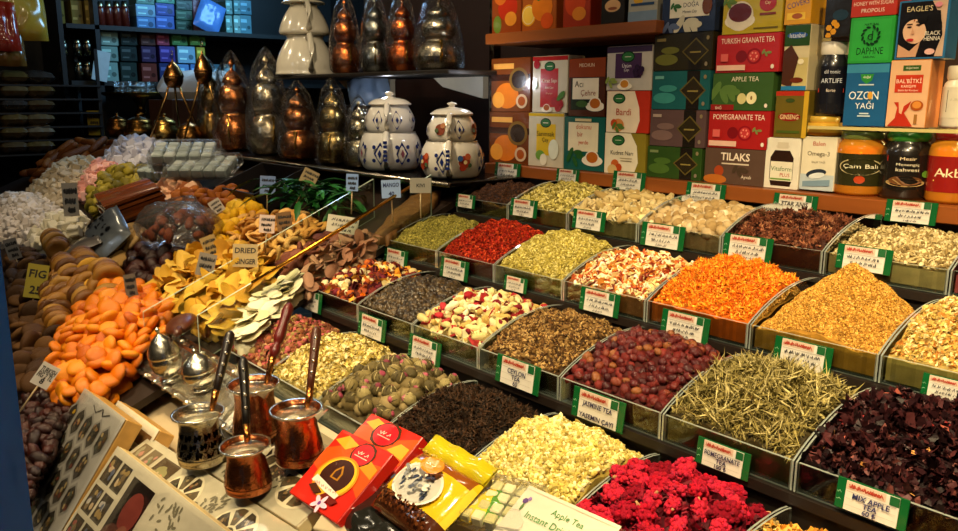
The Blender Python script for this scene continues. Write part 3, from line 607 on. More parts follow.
p.bed('brown_apricot_bed', '#7a3f12', 'brown dried apricots lying under the topmost ones', 'dried apricots', -.02)
p.fill('brown_apricot', variants(4, lambda i: m_disc(['#a85c16', '#8f4a12', '#c07020'], i, .55), 'brown_apricot', FOOD), 90, .038, .031, 'brown orange dried apricot heaped behind the bag of dates', 'dried apricot', 'brown dried apricots behind the date bag', .6, .3, 2)
p = Pile([(133, 262), (150, 256), (166, 262), (190, 262), (208, 252), (206, 262), (184, 268), (166, 284), (150, 290), (133, 282), (128, 272)], .05, .05)
p.bed('prune_bed', '#26100a', 'dark prunes lying under the topmost prunes', 'prunes', -.018)
p.fill('prune', variants(4, lambda i: m_lump(['#2e100a', '#3d160d', '#210b07'], i, .25), 'prune', SHINY), 80, .034, .028, 'dark wrinkled prune heaped in front of the bag of dates', 'prune', 'prunes in front of the date bag', 1, .3, 2)
p = Pile([(104, 256), (118, 244), (136, 238), (150, 243), (150, 254), (134, 264), (118, 268), (108, 264)], .05, .05)
p.bed('banana_bed', '#8a6a3a', 'tan dried slices lying under the topmost slices', 'dried banana', -.018)
p.fill('dried_banana_slice', variants(3, lambda i: m_disc(['#c09a5c', '#b08a4c', '#d0ac70'], i, .35), 'dried_banana_slice', FOOD), 34, .05, .04, 'round tan dried slice between the foil packets and the prunes', 'dried banana slice', 'tan dried slices beside the foil packets', .5, .3, 2)
# Turkish delight and other sweets at the back left
WH = ['#d9cdbf', '#e6dcd0', '#cbbfae']
p = Pile([(-6, 206), (14, 198), (44, 200), (62, 216), (52, 234), (28, 246), (-6, 242)], .08, .10)
p.bed('white_delight_bed', '#b3a594', 'white sweets lying under the topmost white cubes', 'sweets', -.02, SUGAR)
p.fill('white_delight_cube', variants(3, lambda i: m_cube(WH, i), 'white_delight_cube', SUGAR), 230, .029, .0165, 'small white sugared cube in the big heap beside the blue post', 'sweet', 'white sugared cubes beside the blue post', 1, .3, 2)
p = Pile([(34, 240), (46, 228), (70, 219), (86, 224), (80, 236), (58, 248), (38, 250)], .06, .06)
p.bed('cream_delight_bed', '#c9bd9c', 'cream cubes lying under the topmost cream cubes', 'sweets', -.02, SUGAR)
p.fill('cream_delight_cube', variants(3, lambda i: m_cube(['#e8dfc0', '#f0e8cf', '#d9cfae'], i), 'cream_delight_cube', SUGAR), 80, .034, .022, 'cream coloured cube between the white cubes and the foil packets', 'sweet', 'cream cubes beside the foil packets', 1, .3, 2)
p = Pile([(30, 194), (50, 178), (78, 164), (102, 165), (92, 180), (80, 196), (62, 210), (44, 200)], .08, .1)
p.bed('tan_delight_bed', '#8f7f64', 'tan sweets lying under the topmost tan cubes', 'sweets', -.03, SUGAR)
p.fill('tan_delight_cube', variants(3, lambda i: m_cube(['#bfae90', '#cfbf9f', '#ad9b7a'], i), 'tan_delight_cube', SUGAR), 150, .036, .022, 'tan sugared cube behind the white heap, left of the pink cubes', 'sweet', 'tan sugared cubes left of the pink ones', 1, .3, 2)
p = Pile([(80, 196), (86, 180), (108, 170), (126, 176), (112, 190), (100, 200), (88, 204)], .09, .08)
p.bed('pink_delight_bed', '#b3776a', 'pink sweets lying under the topmost pink cubes', 'sweets', -.03, SUGAR)
p.fill('pink_delight_cube', variants(3, lambda i: m_cube(['#e0a090', '#eab3a4', '#d08c7c'], i), 'pink_delight_cube', SUGAR), 100, .036, .024, 'pink sugared cube behind the olive green pieces', 'sweet', 'pink sugared cubes', 1, .3, 2)
p = Pile([(86, 204), (102, 188), (122, 178), (150, 177), (160, 186), (134, 194), (110, 206), (96, 214)], .09, .08)
p.bed('green_delight_bed', '#5a5012', 'olive pieces lying under the topmost olive pieces', 'sweets', -.03)
p.fill('pistachio_delight', variants(4, lambda i: m_lump(['#8f8020', '#766a18', '#a8983a', '#5e5612'], i, .5), 'pistachio_delight', FOOD), 100, .038, .028, 'lumpy olive green sweet behind the stack of brown sheets', 'sweet', 'olive green sweets behind the brown sheets', 1, .3, 2)
p = Pile([(154, 198), (166, 188), (186, 186), (200, 194), (194, 201), (172, 206)], .06, .06)
p.bed('peach_delight_bed', '#a8744e', 'peach sweets lying under the topmost peach cubes', 'sweets', -.02, SUGAR)
p.fill('peach_delight_cube', variants(3, lambda i: m_cube(['#dca67c', '#e8b890', '#c99068'], i), 'peach_delight_cube', SUGAR), 50, .034, .023, 'peach coloured cube between the brown sheets and the clear packs', 'sweet', 'peach coloured cubes', 1, .3, 2)
p = Pile([(104, 172), (112, 156), (128, 147), (150, 146), (168, 152), (160, 164), (134, 172), (118, 178)], .09, .1)
p.bed('pale_delight_bed', '#8c8c98', 'pale sweets lying under the topmost pale cubes', 'sweets', -.03, SUGAR)
p.fill('pale_delight_cube', variants(3, lambda i: m_cube(['#b8b8c4', '#c9c9d2', '#a6a6b4'], i), 'pale_delight_cube', SUGAR), 110, .044, .026, 'pale cube in blue light at the far back of the sweets', 'sweet', 'pale cubes in blue light', 1, .3, 2)
p = Pile([(34, 176), (62, 160), (96, 149), (118, 150), (104, 160), (74, 170), (46, 182)], .06, .08)
p.bed('walnut_sweet_bed', '#5e3212', 'brown sweets lying under the topmost brown sticks', 'sweets', -.02)
def m_log(i): mb = MB(); mb.tube([(-2.2, 0, 0), (-1.6, .05, .02), (0, .1, .05), (1.6, 0, 0), (2.2, 0, 0)], [.35, .6, .66, .6, .3], 8, ['#7a4418', '#8c5220', '#693810'][i]); return mb
p.fill('walnut_sweet_stick', variants(3, m_log, 'walnut_sweet_stick', FOOD), 26, .075, .036, 'brown walnut filled sweet stick at the back behind the tan cubes', 'sweet stick', 'brown sweet sticks at the back', .2, .4, 2)
p = Pile([(24, 402), (46, 396), (74, 402), (68, 428), (50, 456), (36, 482), (28, 500), (20, 470)], .03, .05, -.04)
p.bed('dark_date_bed', '#240906', 'dark red dates lying under the topmost dates', 'dates', -.018)
p.fill('dark_date', variants(4, lambda i: m_lump(['#2e0f09', '#200a06', '#3d160d'], i, .3, (1.3, .8, .7)), 'dark_date', SHINY), 150, .022, .0165, 'dark red date heaped between the blue post and the honeycomb box', 'date', 'dark red dates beside the blue post', 1, .35, 2)
p = Pile([(10, 258), (30, 258), (44, 270), (54, 305), (56, 345), (50, 372), (36, 396), (22, 396), (12, 330)], .05, .06)
p.bed('dark_fig_bed', '#2a1a0c', 'dark dried figs lying under the topmost dark figs', 'dried figs', -.018)
p.fill('dark_fig', variants(4, lambda i: m_disc(['#4a3016', '#5e3f1c', '#38230f'], i, .5), 'dark_fig', FOOD), 70, .04, .034, 'dark brown dried fig beside the blue post', 'dried fig', 'dark dried figs beside the blue post', .7, .35, 2)
# rolls of pressed figs: each fig a disc, five to a roll
FIGC = ['#8f6020', '#754a18', '#a87c30', '#5e3812', '#9a6c26']
def m_fig(i):
    mb = MB(); c = FIGC[i]; n = 16
    prof = [(0.0, -.36), (.55, -.40), (.9, -.3), (1.0, -.05), (1.0, .12), (.9, .34), (.62, .40), (.5, .34), (.22, .28), (0.0, .3)]
    mb.lathe([(r, z) for r, z in prof], n, c); mb.v = [(x*(1+.07*mnoise.noise(Vector((x*2, y*2, i)))), y*(1+.07*mnoise.noise(Vector((y*2, x*2, i+3)))), z+.05*mnoise.noise(Vector((x*3, y*3, i*2)))) for x, y, z in mb.v]; return mb
figs = variants(5, m_fig, 'pressed_fig', SHINY)
yel = [proto_mesh((lambda mb: (mb.ell((0, 0, 0), (1, 1, .42), 14, 8, '#d9a53a', fn=wob(.1, 2, 5)), mb)[1])(MB()), 'pressed_fig', FOOD)]
ROLLS = [(58, 249, .075, 5, 0), (72, 279, .07, 6, 0), (90, 270, .06, 5, 1), (92, 288, .05, 4, 1), (110, 280, .065, 4, 0), (68, 297, .045, 6, 0), (89, 304, .03, 5, 0), (108, 299, .035, 4, 0), (62, 311, .03, 6, 0), (61, 327, .02, 6, 0), (80, 262, .03, 4, 0)]
axis = Vector((-.97, .10, .14)).normalized()
for ri, (x, y, lf, n, ye) in enumerate(ROLLS):
    P = atF(x, y, lf-.01); R = Vector((-axis.x, -axis.y, -axis.z)).to_track_quat('Z', 'Y').to_matrix().to_4x4()
    for j in range(n):
        Q = P+axis*(.034*j)
        me = (yel if ye and j == 0 else [figs[(ri+j) % 5]])[0]
        link('pressed_fig', me, None, T(Q+Vector((random.gauss(0, .003), random.gauss(0, .003), random.gauss(0, .003)))) @ R @ RX(random.gauss(0, 9)) @ RY(random.gauss(0, 9)) @ RZ(random.uniform(0, 360)) @ Matrix.Scale(.042*math.exp(random.gauss(0, .07)), 4), 'flat tan pressed fig in the stacked rolls behind the apricots', 'pressed fig', 'rolls of pressed figs behind the apricots')
m = MB(); fb = Pile([(48, 252), (66, 244), (92, 256), (118, 272), (124, 292), (100, 304), (76, 326), (62, 346), (52, 330), (48, 290)], .02, .05)
fb.bed('pressed_fig_bed', '#6b471c', 'tan pressed figs lying under the rolls of figs', 'pressed figs', -.015)
# white flakes and other slices in the strip between the two glass walls
p = Pile([(234, 334), (262, 304), (288, 283), (304, 286), (282, 310), (256, 338), (240, 345)], .03, .03)
p.bed('coconut_bed', '#cfc9a8', 'white flakes lying under the topmost flakes', 'coconut', -.012)
p.fill('coconut_flake', variants(3, lambda i: m_slice(['#e3dcb8', '#ece6ca', '#d3caa0'], i, .06), 'coconut_flake', FOOD), 110, .020, .026, 'big white dried flake between the two sloping glass walls', 'dried flake', 'white flakes between the glass walls', .22, .3, 2)
p = Pile([(300, 282), (326, 258), (344, 244), (376, 240), (372, 254), (350, 268), (322, 276), (308, 290)], .035, .03)
p.bed('pale_ginger_bed', '#a88468', 'pale pink slices lying under the topmost slices', 'dried ginger', -.012)
p.fill('pale_ginger_slice', variants(3, lambda i: m_slice(['#a87c60', '#b88c6e', '#966a50'], i, .12), 'pale_ginger_slice', FOOD), 80, .026, .022, 'pale pink dried slice in the strip left of the blossoms', 'dried slice', 'pale pink slices left of the blossoms', .5, .3, 2)
p = Pile([(372, 236), (392, 212), (412, 196), (440, 190), (434, 200), (412, 216), (388, 236)], .02, .05)
p.bed('brown_powder', '#6b4a26', 'heap of brown ground spice behind the brass rod', 'ground spice', 0)
p = Pile([(272, 270), (302, 256), (322, 245), (340, 236), (336, 246), (310, 264), (286, 280)], .04, .04)
p.bed('sour_plum_bed', '#4a2a1c', 'plum brown slices lying under the topmost slices', 'dried plums', -.012)
p.fill('dried_plum_slice', variants(3, lambda i: m_disc(['#6b3a2a', '#54291d', '#7d4a38'], i, .4), 'dried_plum_slice', FOOD), 80, .026, .021, 'plum brown dried slice beside the glass wall and the apple rings', 'dried slice', 'plum brown slices beside the glass wall', .6, .3, 2)
# stack of brown fruit leather sheets
A = atF(103, 212, .03); B = atF(133, 226, .03); Cn = atF(172, 203, .05)
e1 = Vector((1, -.15, 0)).normalized(); nn = Vector((0, -.30, 1)).normalized(); e1 = (e1-nn*e1.dot(nn)).normalized(); e2 = nn.cross(e1)
for i in range(7):
    mb = MB(); w, d = .29, .21; n = 10; c = ['#7d3a10', '#6b300d', '#8c4514'][i % 3]
    V = [(w*(a/n-.5), d*(b-.5), .004*math.sin(a*1.3+i)+.003*math.cos(b*2+a)+t*.011) for t in (0, 1) for b in (0, 1) for a in range(n+1)]
    F = []; q = n+1
    for a in range(n): F += [(a, q+a, q+a+1, a+1), (2*q+a, 2*q+a+1, 3*q+a+1, 3*q+a), (a, a+1, 2*q+a+1, 2*q+a), (q+a, 3*q+a, 3*q+a+1, q+a+1)]
    F += [(0, 2*q, 3*q, q), (n, q+n, 3*q+n, 2*q+n)]; mb.add(V, F, c, False)
    Q = atF(137, 218, .0)+nn*(.012+.015*i)
    sh = ['topmost brown sheet of fruit leather on the stack of sheets', 'second sheet from the top in the stack of brown fruit leather', 'third sheet from the top in the stack of brown fruit leather', 'middle sheet in the stack of brown fruit leather', 'third sheet from the bottom in the stack of brown fruit leather', 'second sheet from the bottom in the stack of brown fruit leather', 'bottom sheet in the stack of brown fruit leather'][6-i]
    tag(mb.build('fruit_leather_sheet', mat('leather_sheet', .25, noise_amt=.25, noise_scale=12, coat=.4) if i == 0 else bpy.data.materials['leather_sheet'], None, basis(Q+e1*random.uniform(-.012, .012), e1, e2, nn) @ RZ(random.uniform(-4, 4))), sh, 'fruit leather sheet', 'stack of brown fruit leather sheets')
def pillow(w, d, th, col, seed=0, n=12, mtl=None, crease=.12):
    mb = MB(); V = []; F = []
    for sgn in (1, -1):
        o = len(V)
        for j in range(n+1):
            for i in range(n+1):
                u, v = i/n*2-1, j/n*2-1; k = max(0, (1-u**4)*(1-v**4))**.6
                V.append((u*w/2*(1-.03*abs(v)), v*d/2*(1-.03*abs(u)), sgn*th/2*k*(1+crease*mnoise.noise(Vector((u*2.5, v*2.5, seed+sgn)))*2)))
        for j in range(n):
            for i in range(n):
                a = o+j*(n+1)+i; f = (a, a+1, a+n+2, a+n+1); F.append(f if sgn > 0 else f[::-1])
    mb.add(V, F, col, True); return mb
FOIL = mat('grey_foil_wrap', .3, .35, noise_amt=.3, noise_scale=14, bump=.5, bump_scale=20, coat=.5)
Q = atF(107, 234, .08); mb = pillow(.27, .16, .06, '#6c747a', 3)
f = Face(mb, T(-.11, -.055, .0295), .17, .11)
for i in range(16): f.ell(random.uniform(.05, .95), random.uniform(.1, .9), random.uniform(.03, .08), random.uniform(.02, .05), '#15171a', 9, random.uniform(0, 180))
o_ = mb.build('foil_packet', FOIL, None, T(Q) @ RZ(8) @ RX(46) @ RZ(-22)); tag(o_, 'upper grey foil packet with dark blotches beside the brown sheets', 'packet', 'grey foil packets')
Q = atF(92, 243, .06); mb = pillow(.28, .14, .05, '#6f6862', 5); tag(mb.build('foil_packet', FOIL, None, T(Q) @ RZ(-28) @ RX(20)), 'lower creased grey foil packet above the pressed figs', 'packet', 'grey foil packets')
# clear bag of dates
Q = atF(182, 243, .02); bag = thing('date_bag', 'tied clear plastic bag of brown dates among the dried fruit', 'bag of dates', T(Q))
mb = MB(); mb.ell((0, 0, .055), (.17, .13, .085), 20, 12, '#eeeeee', fn=wob(.22, 2.2, 3)); mb.build('clear_bag', BAG, bag)
mb = MB(); mb.tube([(-.08, .05, .09), (-.13, .09, .13), (-.17, .10, .12), (-.22, .06, .10)], [.05, .02, .03, .045], 10, '#eeeeee', flat=.6); mb.build('bag_neck', BAG, bag)
dm = variants(3, lambda i: m_lump(['#4f2210', '#6b3014', '#3f1a0a'], i, .22, (1.3, .8, .75)), 'bagged_date', FOOD)
for i in range(46):
    a = random.uniform(0, 2*PI); r = math.sqrt(random.random()); q = Vector((r*.125*math.cos(a), r*.095*math.sin(a), .03+.085*(1-r*r)*random.uniform(.6, 1)))
    link('bagged_date', random.choice(dm), None, T(Q+q) @ rot_rand(1) @ Matrix.Scale(.02, 4), 'brown date inside the tied clear plastic bag', 'date', 'dates in the clear bag')
# green herb bunch
Q = atF(318, 208, .0); hb = thing('herb_bunch', 'bunch of long green leaves lying under the teapot shelf', 'herbs', T(Q))
mb = MB()
for i in range(130):
    a = random.uniform(0, 2*PI); L = random.uniform(.07, .14); st = Vector((random.gauss(0, .10), random.gauss(0, .05), .01+random.random()*.07)); d = Vector((math.cos(a), math.sin(a)*.7, random.uniform(-.25, .5))).normalized(); sd = d.cross(Vector((0, 0, 1))).normalized(); w = L*.11
    c = random.choice(['#154f1a', '#1e6224', '#0e3d12', '#2a7030']); V = []; F = []; n = 5
    for j in range(n+1):
        t = j/n; wj = w*math.sin(PI*min(1, t*.92+.06)); P = st+d*L*t+Vector((0, 0, -.5*L*t*t*.7)); V += [P-sd*wj+Vector((0, 0, wj*.5)), P, P+sd*wj+Vector((0, 0, wj*.5))]
    for j in range(n): a0 = j*3; F += [(a0, a0+1, a0+4, a0+3), (a0+1, a0+2, a0+5, a0+4)]
    mb.add(V, F, c, True)
tag(mb.build('foliage', LEAF, hb), kind=None)
mb = MB()
for i in range(9): mb.tube([(random.uniform(-.1, .1), random.uniform(-.05, .05), .02), (random.uniform(-.16, .16), random.uniform(-.08, .06), .06)], .003, 5, '#2c6b26')
mb.build('stalk', LEAF, hb)
# dark tray behind the apple rings and the crates under the shelf
def crate(px, py, w, d, hh, col, label):
    P = atF(px, py, -.045); mb = MB(); t = .006
    mb.box(-w/2, -d/2, 0, w/2, d/2, .008, col); mb.box(-w/2, -d/2, 0, w/2, -d/2+t, hh, col); mb.box(-w/2, d/2-t, 0, w/2, d/2, hh, col); mb.box(-w/2, -d/2, 0, -w/2+t, d/2, hh, col); mb.box(w/2-t, -d/2, 0, w/2, d/2, hh, col)
    tag(mb.build('dark_tray', DARK, None, T(P) @ RX(22)), label, 'tray')
crate(268, 199, .34, .22, .09, '#120c0a', 'black plastic tray below the tan paper sign on the back of the fruit')
# clear plastic packs at the back
for i, (x, y, lf, lab) in enumerate([(172, 174, .02, 'lowest clear pack of pale sweets in front of the shelf'), (190, 167, .06, 'clear pack of pale sweets leaning on the lowest one'), (205, 172, .04, 'rightmost of the clear packs of pale sweets'), (186, 158, .10, 'topmost clear pack of pale sweets under the shelf edge')]):
    P = atF(x, y, lf); t = thing('sweet_pack', lab, 'pack of sweets', T(P) @ RZ(20+i*13) @ RX(18), 'clear packs of pale sweets')
    mb = MB(); mb.box(-.14, -.09, 0, .14, .09, .055, '#dfe6ee', b=.01); mb.build('clear_wrapper', BAG, t)
    mb = MB()
    for a in range(5):
        for b in range(3): mb.box(-.125+a*.05, -.08+b*.054, .006, -.08+a*.05, -.032+b*.054, .045, random.choice(['#98a39c', '#a8b0a8', '#8a958e']), b=.006)
    mb.build('sweet_filling', SUGAR, t)
def signpost(P, w, hh, lab, lines=None, paper='#d8d2c6', ink='#3a3630', yaw=49, lean=-10, roll=0., stick='#c9b48a', mtl=None, group='paper signs among the dried fruit', seed=1, txt=.24):
    t = thing('price_sign', lab, 'price sign', T(P) @ RZ(yaw) @ RX(lean) @ RX(90) @ RZ(roll), group)
    mb = MB(); mb.tube([(0, -.07, -.004), (0, hh*.6, -.004)], .0022, 6, stick); mb.build('stick', MATTE, t)
    mb = MB(); mb.box(-w/2, 0, -.001, w/2, hh, .001, paper); F = Face(mb, T(-w/2, 0, .001), w, hh)
    if lines:
        n = len(lines)
        for i, s in enumerate(lines): F.text(s, .5, .72-.48*i/max(1, n-1) if n > 1 else .5, txt, ink, .84, .06, 0, .022)
    else:
        F.scribble(.12, .88, .75, .2, ink, seed); F.scribble(.15, .8, .45, .2, ink, seed+5); F.scribble(.3, .7, .18, .2, ink, seed+9)
    mb.build('card', mtl or MATTE, t)
SIGN = [  # x0 y0 x1 y1 lift
    (65, 183, 79, 216, .05, 'tall narrow grey price sign in front of the tan sugared cubes', None, '#8f8a80', 0), (10, 238, 22, 259, .05, 'small grey price sign in front of the white sugared cubes', None, '#8a8680', 12),
    (24, 264, 43, 298, .05, 'yellow green price sign reading 25 over the dark figs', ['FIG', '25'], '#a39a3a', -14), (127, 274, 138, 297, .06, 'dark grey price sign standing in the apricots by the mango slices', None, '#6b655a', 4),
    (27, 356, 49, 386, .06, 'tilted white price sign with black writing left of the apricots', ['TURKISH', 'FIG 2 TL', '8'], '#dcd8ce', -38), (213, 195, 228, 212, .05, 'diamond shaped white price sign over the brown apricots', None, '#c9c0b0', 30),
    (259, 215, 274, 233, .06, 'crumpled white price sign behind the apple rings', None, '#dcc8c0', -6), (278, 212, 293, 231, .05, 'brown price sign beside the crumpled white one', None, '#7a5a36', 5),
    (233, 244, 257, 267, .06, 'tan price sign with black capitals reading DRIED GINGER', ['DRIED', 'GINGER'], '#bda87c', -4), (195, 253, 212, 276, .06, 'grey price sign left of the ginger sign', None, '#8c857c', -16),
    (207, 235, 222, 256, .06, 'tan blank-backed price sign left of the yellow chunks', None, '#a8905c', 18), (260, 176, 275, 194, .06, 'pale blue price sign standing in the black tray', None, '#7d97c4', -4),
    (296, 165, 316, 184, .09, 'tilted tan paper sign hanging under the teapot shelf', None, '#ab9468', -28), (346, 174, 358, 191, .08, 'small blue price sign standing over the green herbs', None, '#86a6d9', -3),
    (382, 180, 401, 198, .08, 'blue price sign with writing MANGO hanging under the shelf', ['MANGO', '40'], '#93b0e0', 2), (410, 178, 431, 193, .08, 'grey price sign reading KIVI under the right teapot', ['KIVI', ''], '#9a978c', 0),
    (326, 216, 357, 233, .05, 'wide white price sign lying before the glass wall', None, '#d6d0bc', -10)]
for i, (x0, y0, x1, y1, lf, lab, L, pc, ro) in enumerate(SIGN):
    xm = (x0+x1)/2; P = atF(xm, y1, lf); d = depth(P); w = (x1-x0)/FPX*d*(1 if abs(ro) < 20 else .8); hh = (y1-y0)/FPX*d*(1 if abs(ro) < 20 else .8)
    yw = 49-math.degrees(math.atan((xm-479)/FPX)); signpost(P, w, hh, lab, [s for s in L if s] if L else None, pc, '#2a2a2c' if pc != '#93b0e0' else '#1c2a5e', yw, -8, ro, seed=i*3)
# dark scoop behind the silver tray
Q = atF(184, 331, .02); sc_ = thing('spice_scoop', 'dark brown leaf shaped scoop lying behind the silver tray', 'scoop', T(Q) @ RZ(-25) @ RX(15))
mb = MB(); mb.ell((0, 0, .02), (.075, .04, .018), 16, 8, '#4a2412', fn=None); mb.build('bowl', WOOD, sc_); mb = MB(); mb.tube([(.06, 0, .02), (.10, 0, .025), (.13, .005, .03)], [.012, .008, .010], 8, '#4a2412'); mb.build('handle', WOOD, sc_)
# ------------------------------------------------------------------ wooden shelves with tea boxes on the right
SHZ = 1.238; SY = 1.79
def board(name, x0, x1, y0, y1, z0, z1, label, cat, mtl=WOOD, col='#8a4a1c', b=.002):
    t = MB(); t.box(x0, y0, z0, x1, y1, z1, col, b=b); return tag(t.build(name, mtl), label, cat)
board('wooden_shelf', -2.06, .45, SY, 2.10, SHZ-.036, SHZ, 'long varnished wooden shelf under the tea boxes and jars', 'shelf')
board('wooden_shelf', -2.06, -1.375, SY, 2.10, 1.622, 1.655, 'short upper wooden shelf carrying the fruit tea boxes', 'shelf')
m = MB(); m.box(-2.085, 1.83, 1.0, -2.062, 1.86, 2.3, '#6b675e')
f = Face(m, T(-2.085, 1.83, 1.0) @ RX(90), .023, 1.3)
for i in range(34): f.rect(.35, .02+i*.029, .65, .032+i*.029, '#15120f')
tag(m.build('shelf_upright', SMOOTHMETAL), 'slotted grey metal upright at the end of the wooden shelves', 'shelf upright')
BY = 1.825
def carton(name, label, cat, xl, xr, yb, z0, yt, dep, face, draw, side=None, group=None, y=BY, z1=None, rz=0., mtl=GLOSS):
    xm = (xl+xr)/2; a = atY(xl, yb, y); b = atY(xr, yb, y); w = b.x-a.x
    if z0 is None: z0 = atY(xm, yb, y).z
    z1 = z1 if z1 is not None else atY(xm, yt, y).z; hh = z1-z0
    t = thing(name, label, cat, T(a.x, y, z0) @ RZ(rz), group)
    mb = MB(); mb.box(0, 0, 0, w, dep, hh, side or face, b=.0015); F = Face(mb, RX(90), w, hh); F.clip = True; F.rect(.012, .01, .988, .99, face)
    draw(F); mb.build('printed_carton', mtl, t)
    lid = MB(); lid.box(.004, .004, hh-.0005, w-.004, dep-.004, hh+.0008, side or face); lid.build('top_flap', mtl, t)
    return z1+.001
def leafs(F, u, v, s, col, n=5):
    for k in range(n): F.ell(u+s*math.cos(k*2.4), v+s*.7*math.sin(k*2.4), s*.8, s*.35, col, 12, k*60)
def cup(F, u, v, r, tea, rim='#efe6d6'):
    F.ell(u, v, r*1.5, r*.6, rim); F.ell(u, v+r*.25*F.w/F.h, r, r*.85, rim); F.ell(u, v+r*.35*F.w/F.h, r*.82, r*.6, tea)
def fruit_slice(F, u, v, r, a, b): F.ell(u, v, r, r, a); F.ell(u, v, r*.84, r*.84, '#f2d9a0'); F.ell(u, v, r*.76, r*.76, b)
def logo(F, u, v, r=.09): F.ell(u, v, r*1.25, r*.8, '#0f3d1e'); F.ell(u, v, r*1.05, r*.62, '#2f6b3a'); F.rect(u-r*.6, v-.006, u+r*.6, v+.006, '#dfe6c9')
# upper shelf boxes
UZ = 1.656
def d1(F): F.ell(.55, .55, .33, .30, '#c22f12'); F.ell(.3, .8, .22, .2, '#e07020'); F.ell(.2, .2, .14, .2, '#6a8a2c'); F.ell(.66, .3, .2, .16, '#e6922c')
def d2(F): fruit_slice(F, .2, .35, .22, '#e8a21c', '#f0c24a'); F.ell(.6, .5, .3, .28, '#e07818'); F.ell(.75, .2, .18, .16, '#d9541a'); F.ell(.5, .85, .1, .2, '#5a7a26')
def d3(F): F.ell(.45, .55, .38, .36, '#d2461c'); F.ell(.6, .3, .25, .18, '#e88a2a'); F.ell(.3, .9, .25, .12, '#7a1d10')
def d4(F): F.ell(.5, .42, .34, .2, '#d6a878'); F.ell(.5, .36, .2, .05, '#8a4a30'); F.rect(.1, .72, .9, .9, '#3a2416')
def d5(F): F.rect(0, 0, 1, .24, '#7a90a8'); F.ell(.35, .62, .2, .3, '#d9a632'); F.ell(.62, .7, .16, .2, '#e9e2cf'); F.rect(.1, .36, .9, .42, '#29456b')
for a in [('fruit_tea_box', 'orange box with a red fruit at the end of the upper shelf', 492, 521, 26, None, -14, '#94400f', d1), ('fruit_tea_box', 'orange box with lemon slices on the upper shelf', 522, 556, 24, None, -16, '#a8541a', d2), ('fruit_tea_box', 'red orange box beside the lemon slice box on the upper shelf', 563, 590, 21, None, -18, '#a8341a', d3), ('henna_box', 'dark box with a brown oval picture on the upper shelf', 601, 624, 19, None, -20, '#1f1a16', d4), ('tea_box', 'white and blue box at the right end of the upper shelf', 628, 657, 17, None, -24, '#a8a69c', d5)]:
    carton(a[0], a[1], 'tea box', a[2], a[3], a[4], UZ, a[6], .09, a[7], a[8])
# lower shelf columns, bottom up: (label, xl, xr, yb, yt, colour, draw, name)
def e_or(F):
    F.rect(0, .58, 1, .7, '#3a1a0c'); F.ell(.42, .3, .3, .22, '#d9741c'); F.ell(.2, .22, .16, .14, '#e89a34'); F.ell(.72, .6, .24, .2, '#7a5a24'); F.ell(.72, .6, .18, .15, '#2c1a0e'); F.ell(.8, .2, .14, .12, '#d8b890'); F.ell(.8, .2, .09, .08, '#a8501c'); F.rect(.08, .8, .6, .9, '#e0a04a')
def e_cherry(F):
    F.rect(0, .92, 1, 1, '#a81c1c'); F.rect(.24, .1, .74, .78, '#b3201e'); logo(F, .5, .82, .12); F.text('Kiraz Sapı', .5, .56, .09, '#f6e8d4', .44); F.text('Bitki Çayı', .5, .44, .05, '#f6e8d4', .36); F.text('20 poşet', .5, .34, .04, '#f0c8a8', .3)
    for u, v in ((.66, .2), (.82, .16), (.76, .1), (.14, .86)): F.ell(u, v, .09, .09, '#a01822')
    F.ell(.84, .3, .14, .06, '#4a7a2c', 12, 40); F.ell(.12, .5, .05, .09, '#5a8a3a'); cup(F, .45, .06, .1, '#a8541c')
def e_garlic(F):
    F.rect(0, .94, 1, 1, '#c9a818'); F.rect(.24, .22, .78, .8, '#d9b424'); logo(F, .5, .82, .12); F.text('Sarımsak', .5, .62, .09, '#3a3a1c', .5); F.text('Çay', .5, .5, .1, '#3a3a1c', .3); F.ell(.36, .22, .13, .1, '#6a9a3c'); F.ell(.46, .14, .1, .12, '#e6dfc6'); F.ell(.74, .34, .14, .2, '#dfe3cf')
def e_bitter(F):
    F.rect(0, .68, 1, 1, '#8a3a14'); F.text('MECHUN', .5, .88, .06, '#f0d8b0', .5); F.rect(.08, .12, .82, .66, '#1c2a16'); F.rect(.12, .3, .84, .66, '#efe4cf'); F.text('Acı', .3, .56, .11, '#1c140e', .3); F.text('Çehre', .56, .40, .12, '#8c2f14', .52); cup(F, .76, .18, .17, '#b8641c')
    F.ell(.4, .22, .16, .07, '#3a5a26')
def e_teal(F):
    F.rect(.12, .36, .86, .9, '#efe2c2'); F.text('dokunu', .5, .82, .09, '#c9481c', .6); F.text('bir', .42, .68, .09, '#b8341c', .22); F.text('yerde', .5, .52, .1, '#c9481c', .6); leafs(F, .3, .26, .14, '#1f5a26'); cup(F, .74, .2, .17, '#b8641c'); F.rect(.3, .92, .7, .97, '#d9c89c')
def e_grape(F):
    F.rect(0, .86, 1, 1, '#3a2a4a'); F.rect(.2, .28, .78, .84, '#43294f'); logo(F, .48, .76, .12); F.text('Üzüm', .46, .57, .1, '#efe6f0', .4); F.text('Çayı', .46, .46, .08, '#efe6f0', .32)
    for k in range(9): F.ell(.72+.1*math.cos(k*2.4)*(.4+k*.07), .44+.1*math.sin(k*2.4)*(.4+k*.07), .05, .05, '#2c1838')
    cup(F, .44, .1, .11, '#c9842c'); leafs(F, .12, .2, .09, '#8a9a4a', 4)
def e_rose(F):
    F.rect(0, 0, 1, 1, '#b8301c'); F.poly([(0, 0), (.72, 0), (.8, .3), (.78, .6), (.66, 1), (0, 1)], '#efdcc4'); logo(F, .3, .82, .12); F.text('Bardi', .42, .5, .16, '#b84a2c', .56); F.ell(.3, .18, .14, .12, '#d98a4a'); F.ell(.2, .22, .08, .08, '#c9481c'); leafs(F, .28, .12, .1, '#5a7a34', 4)
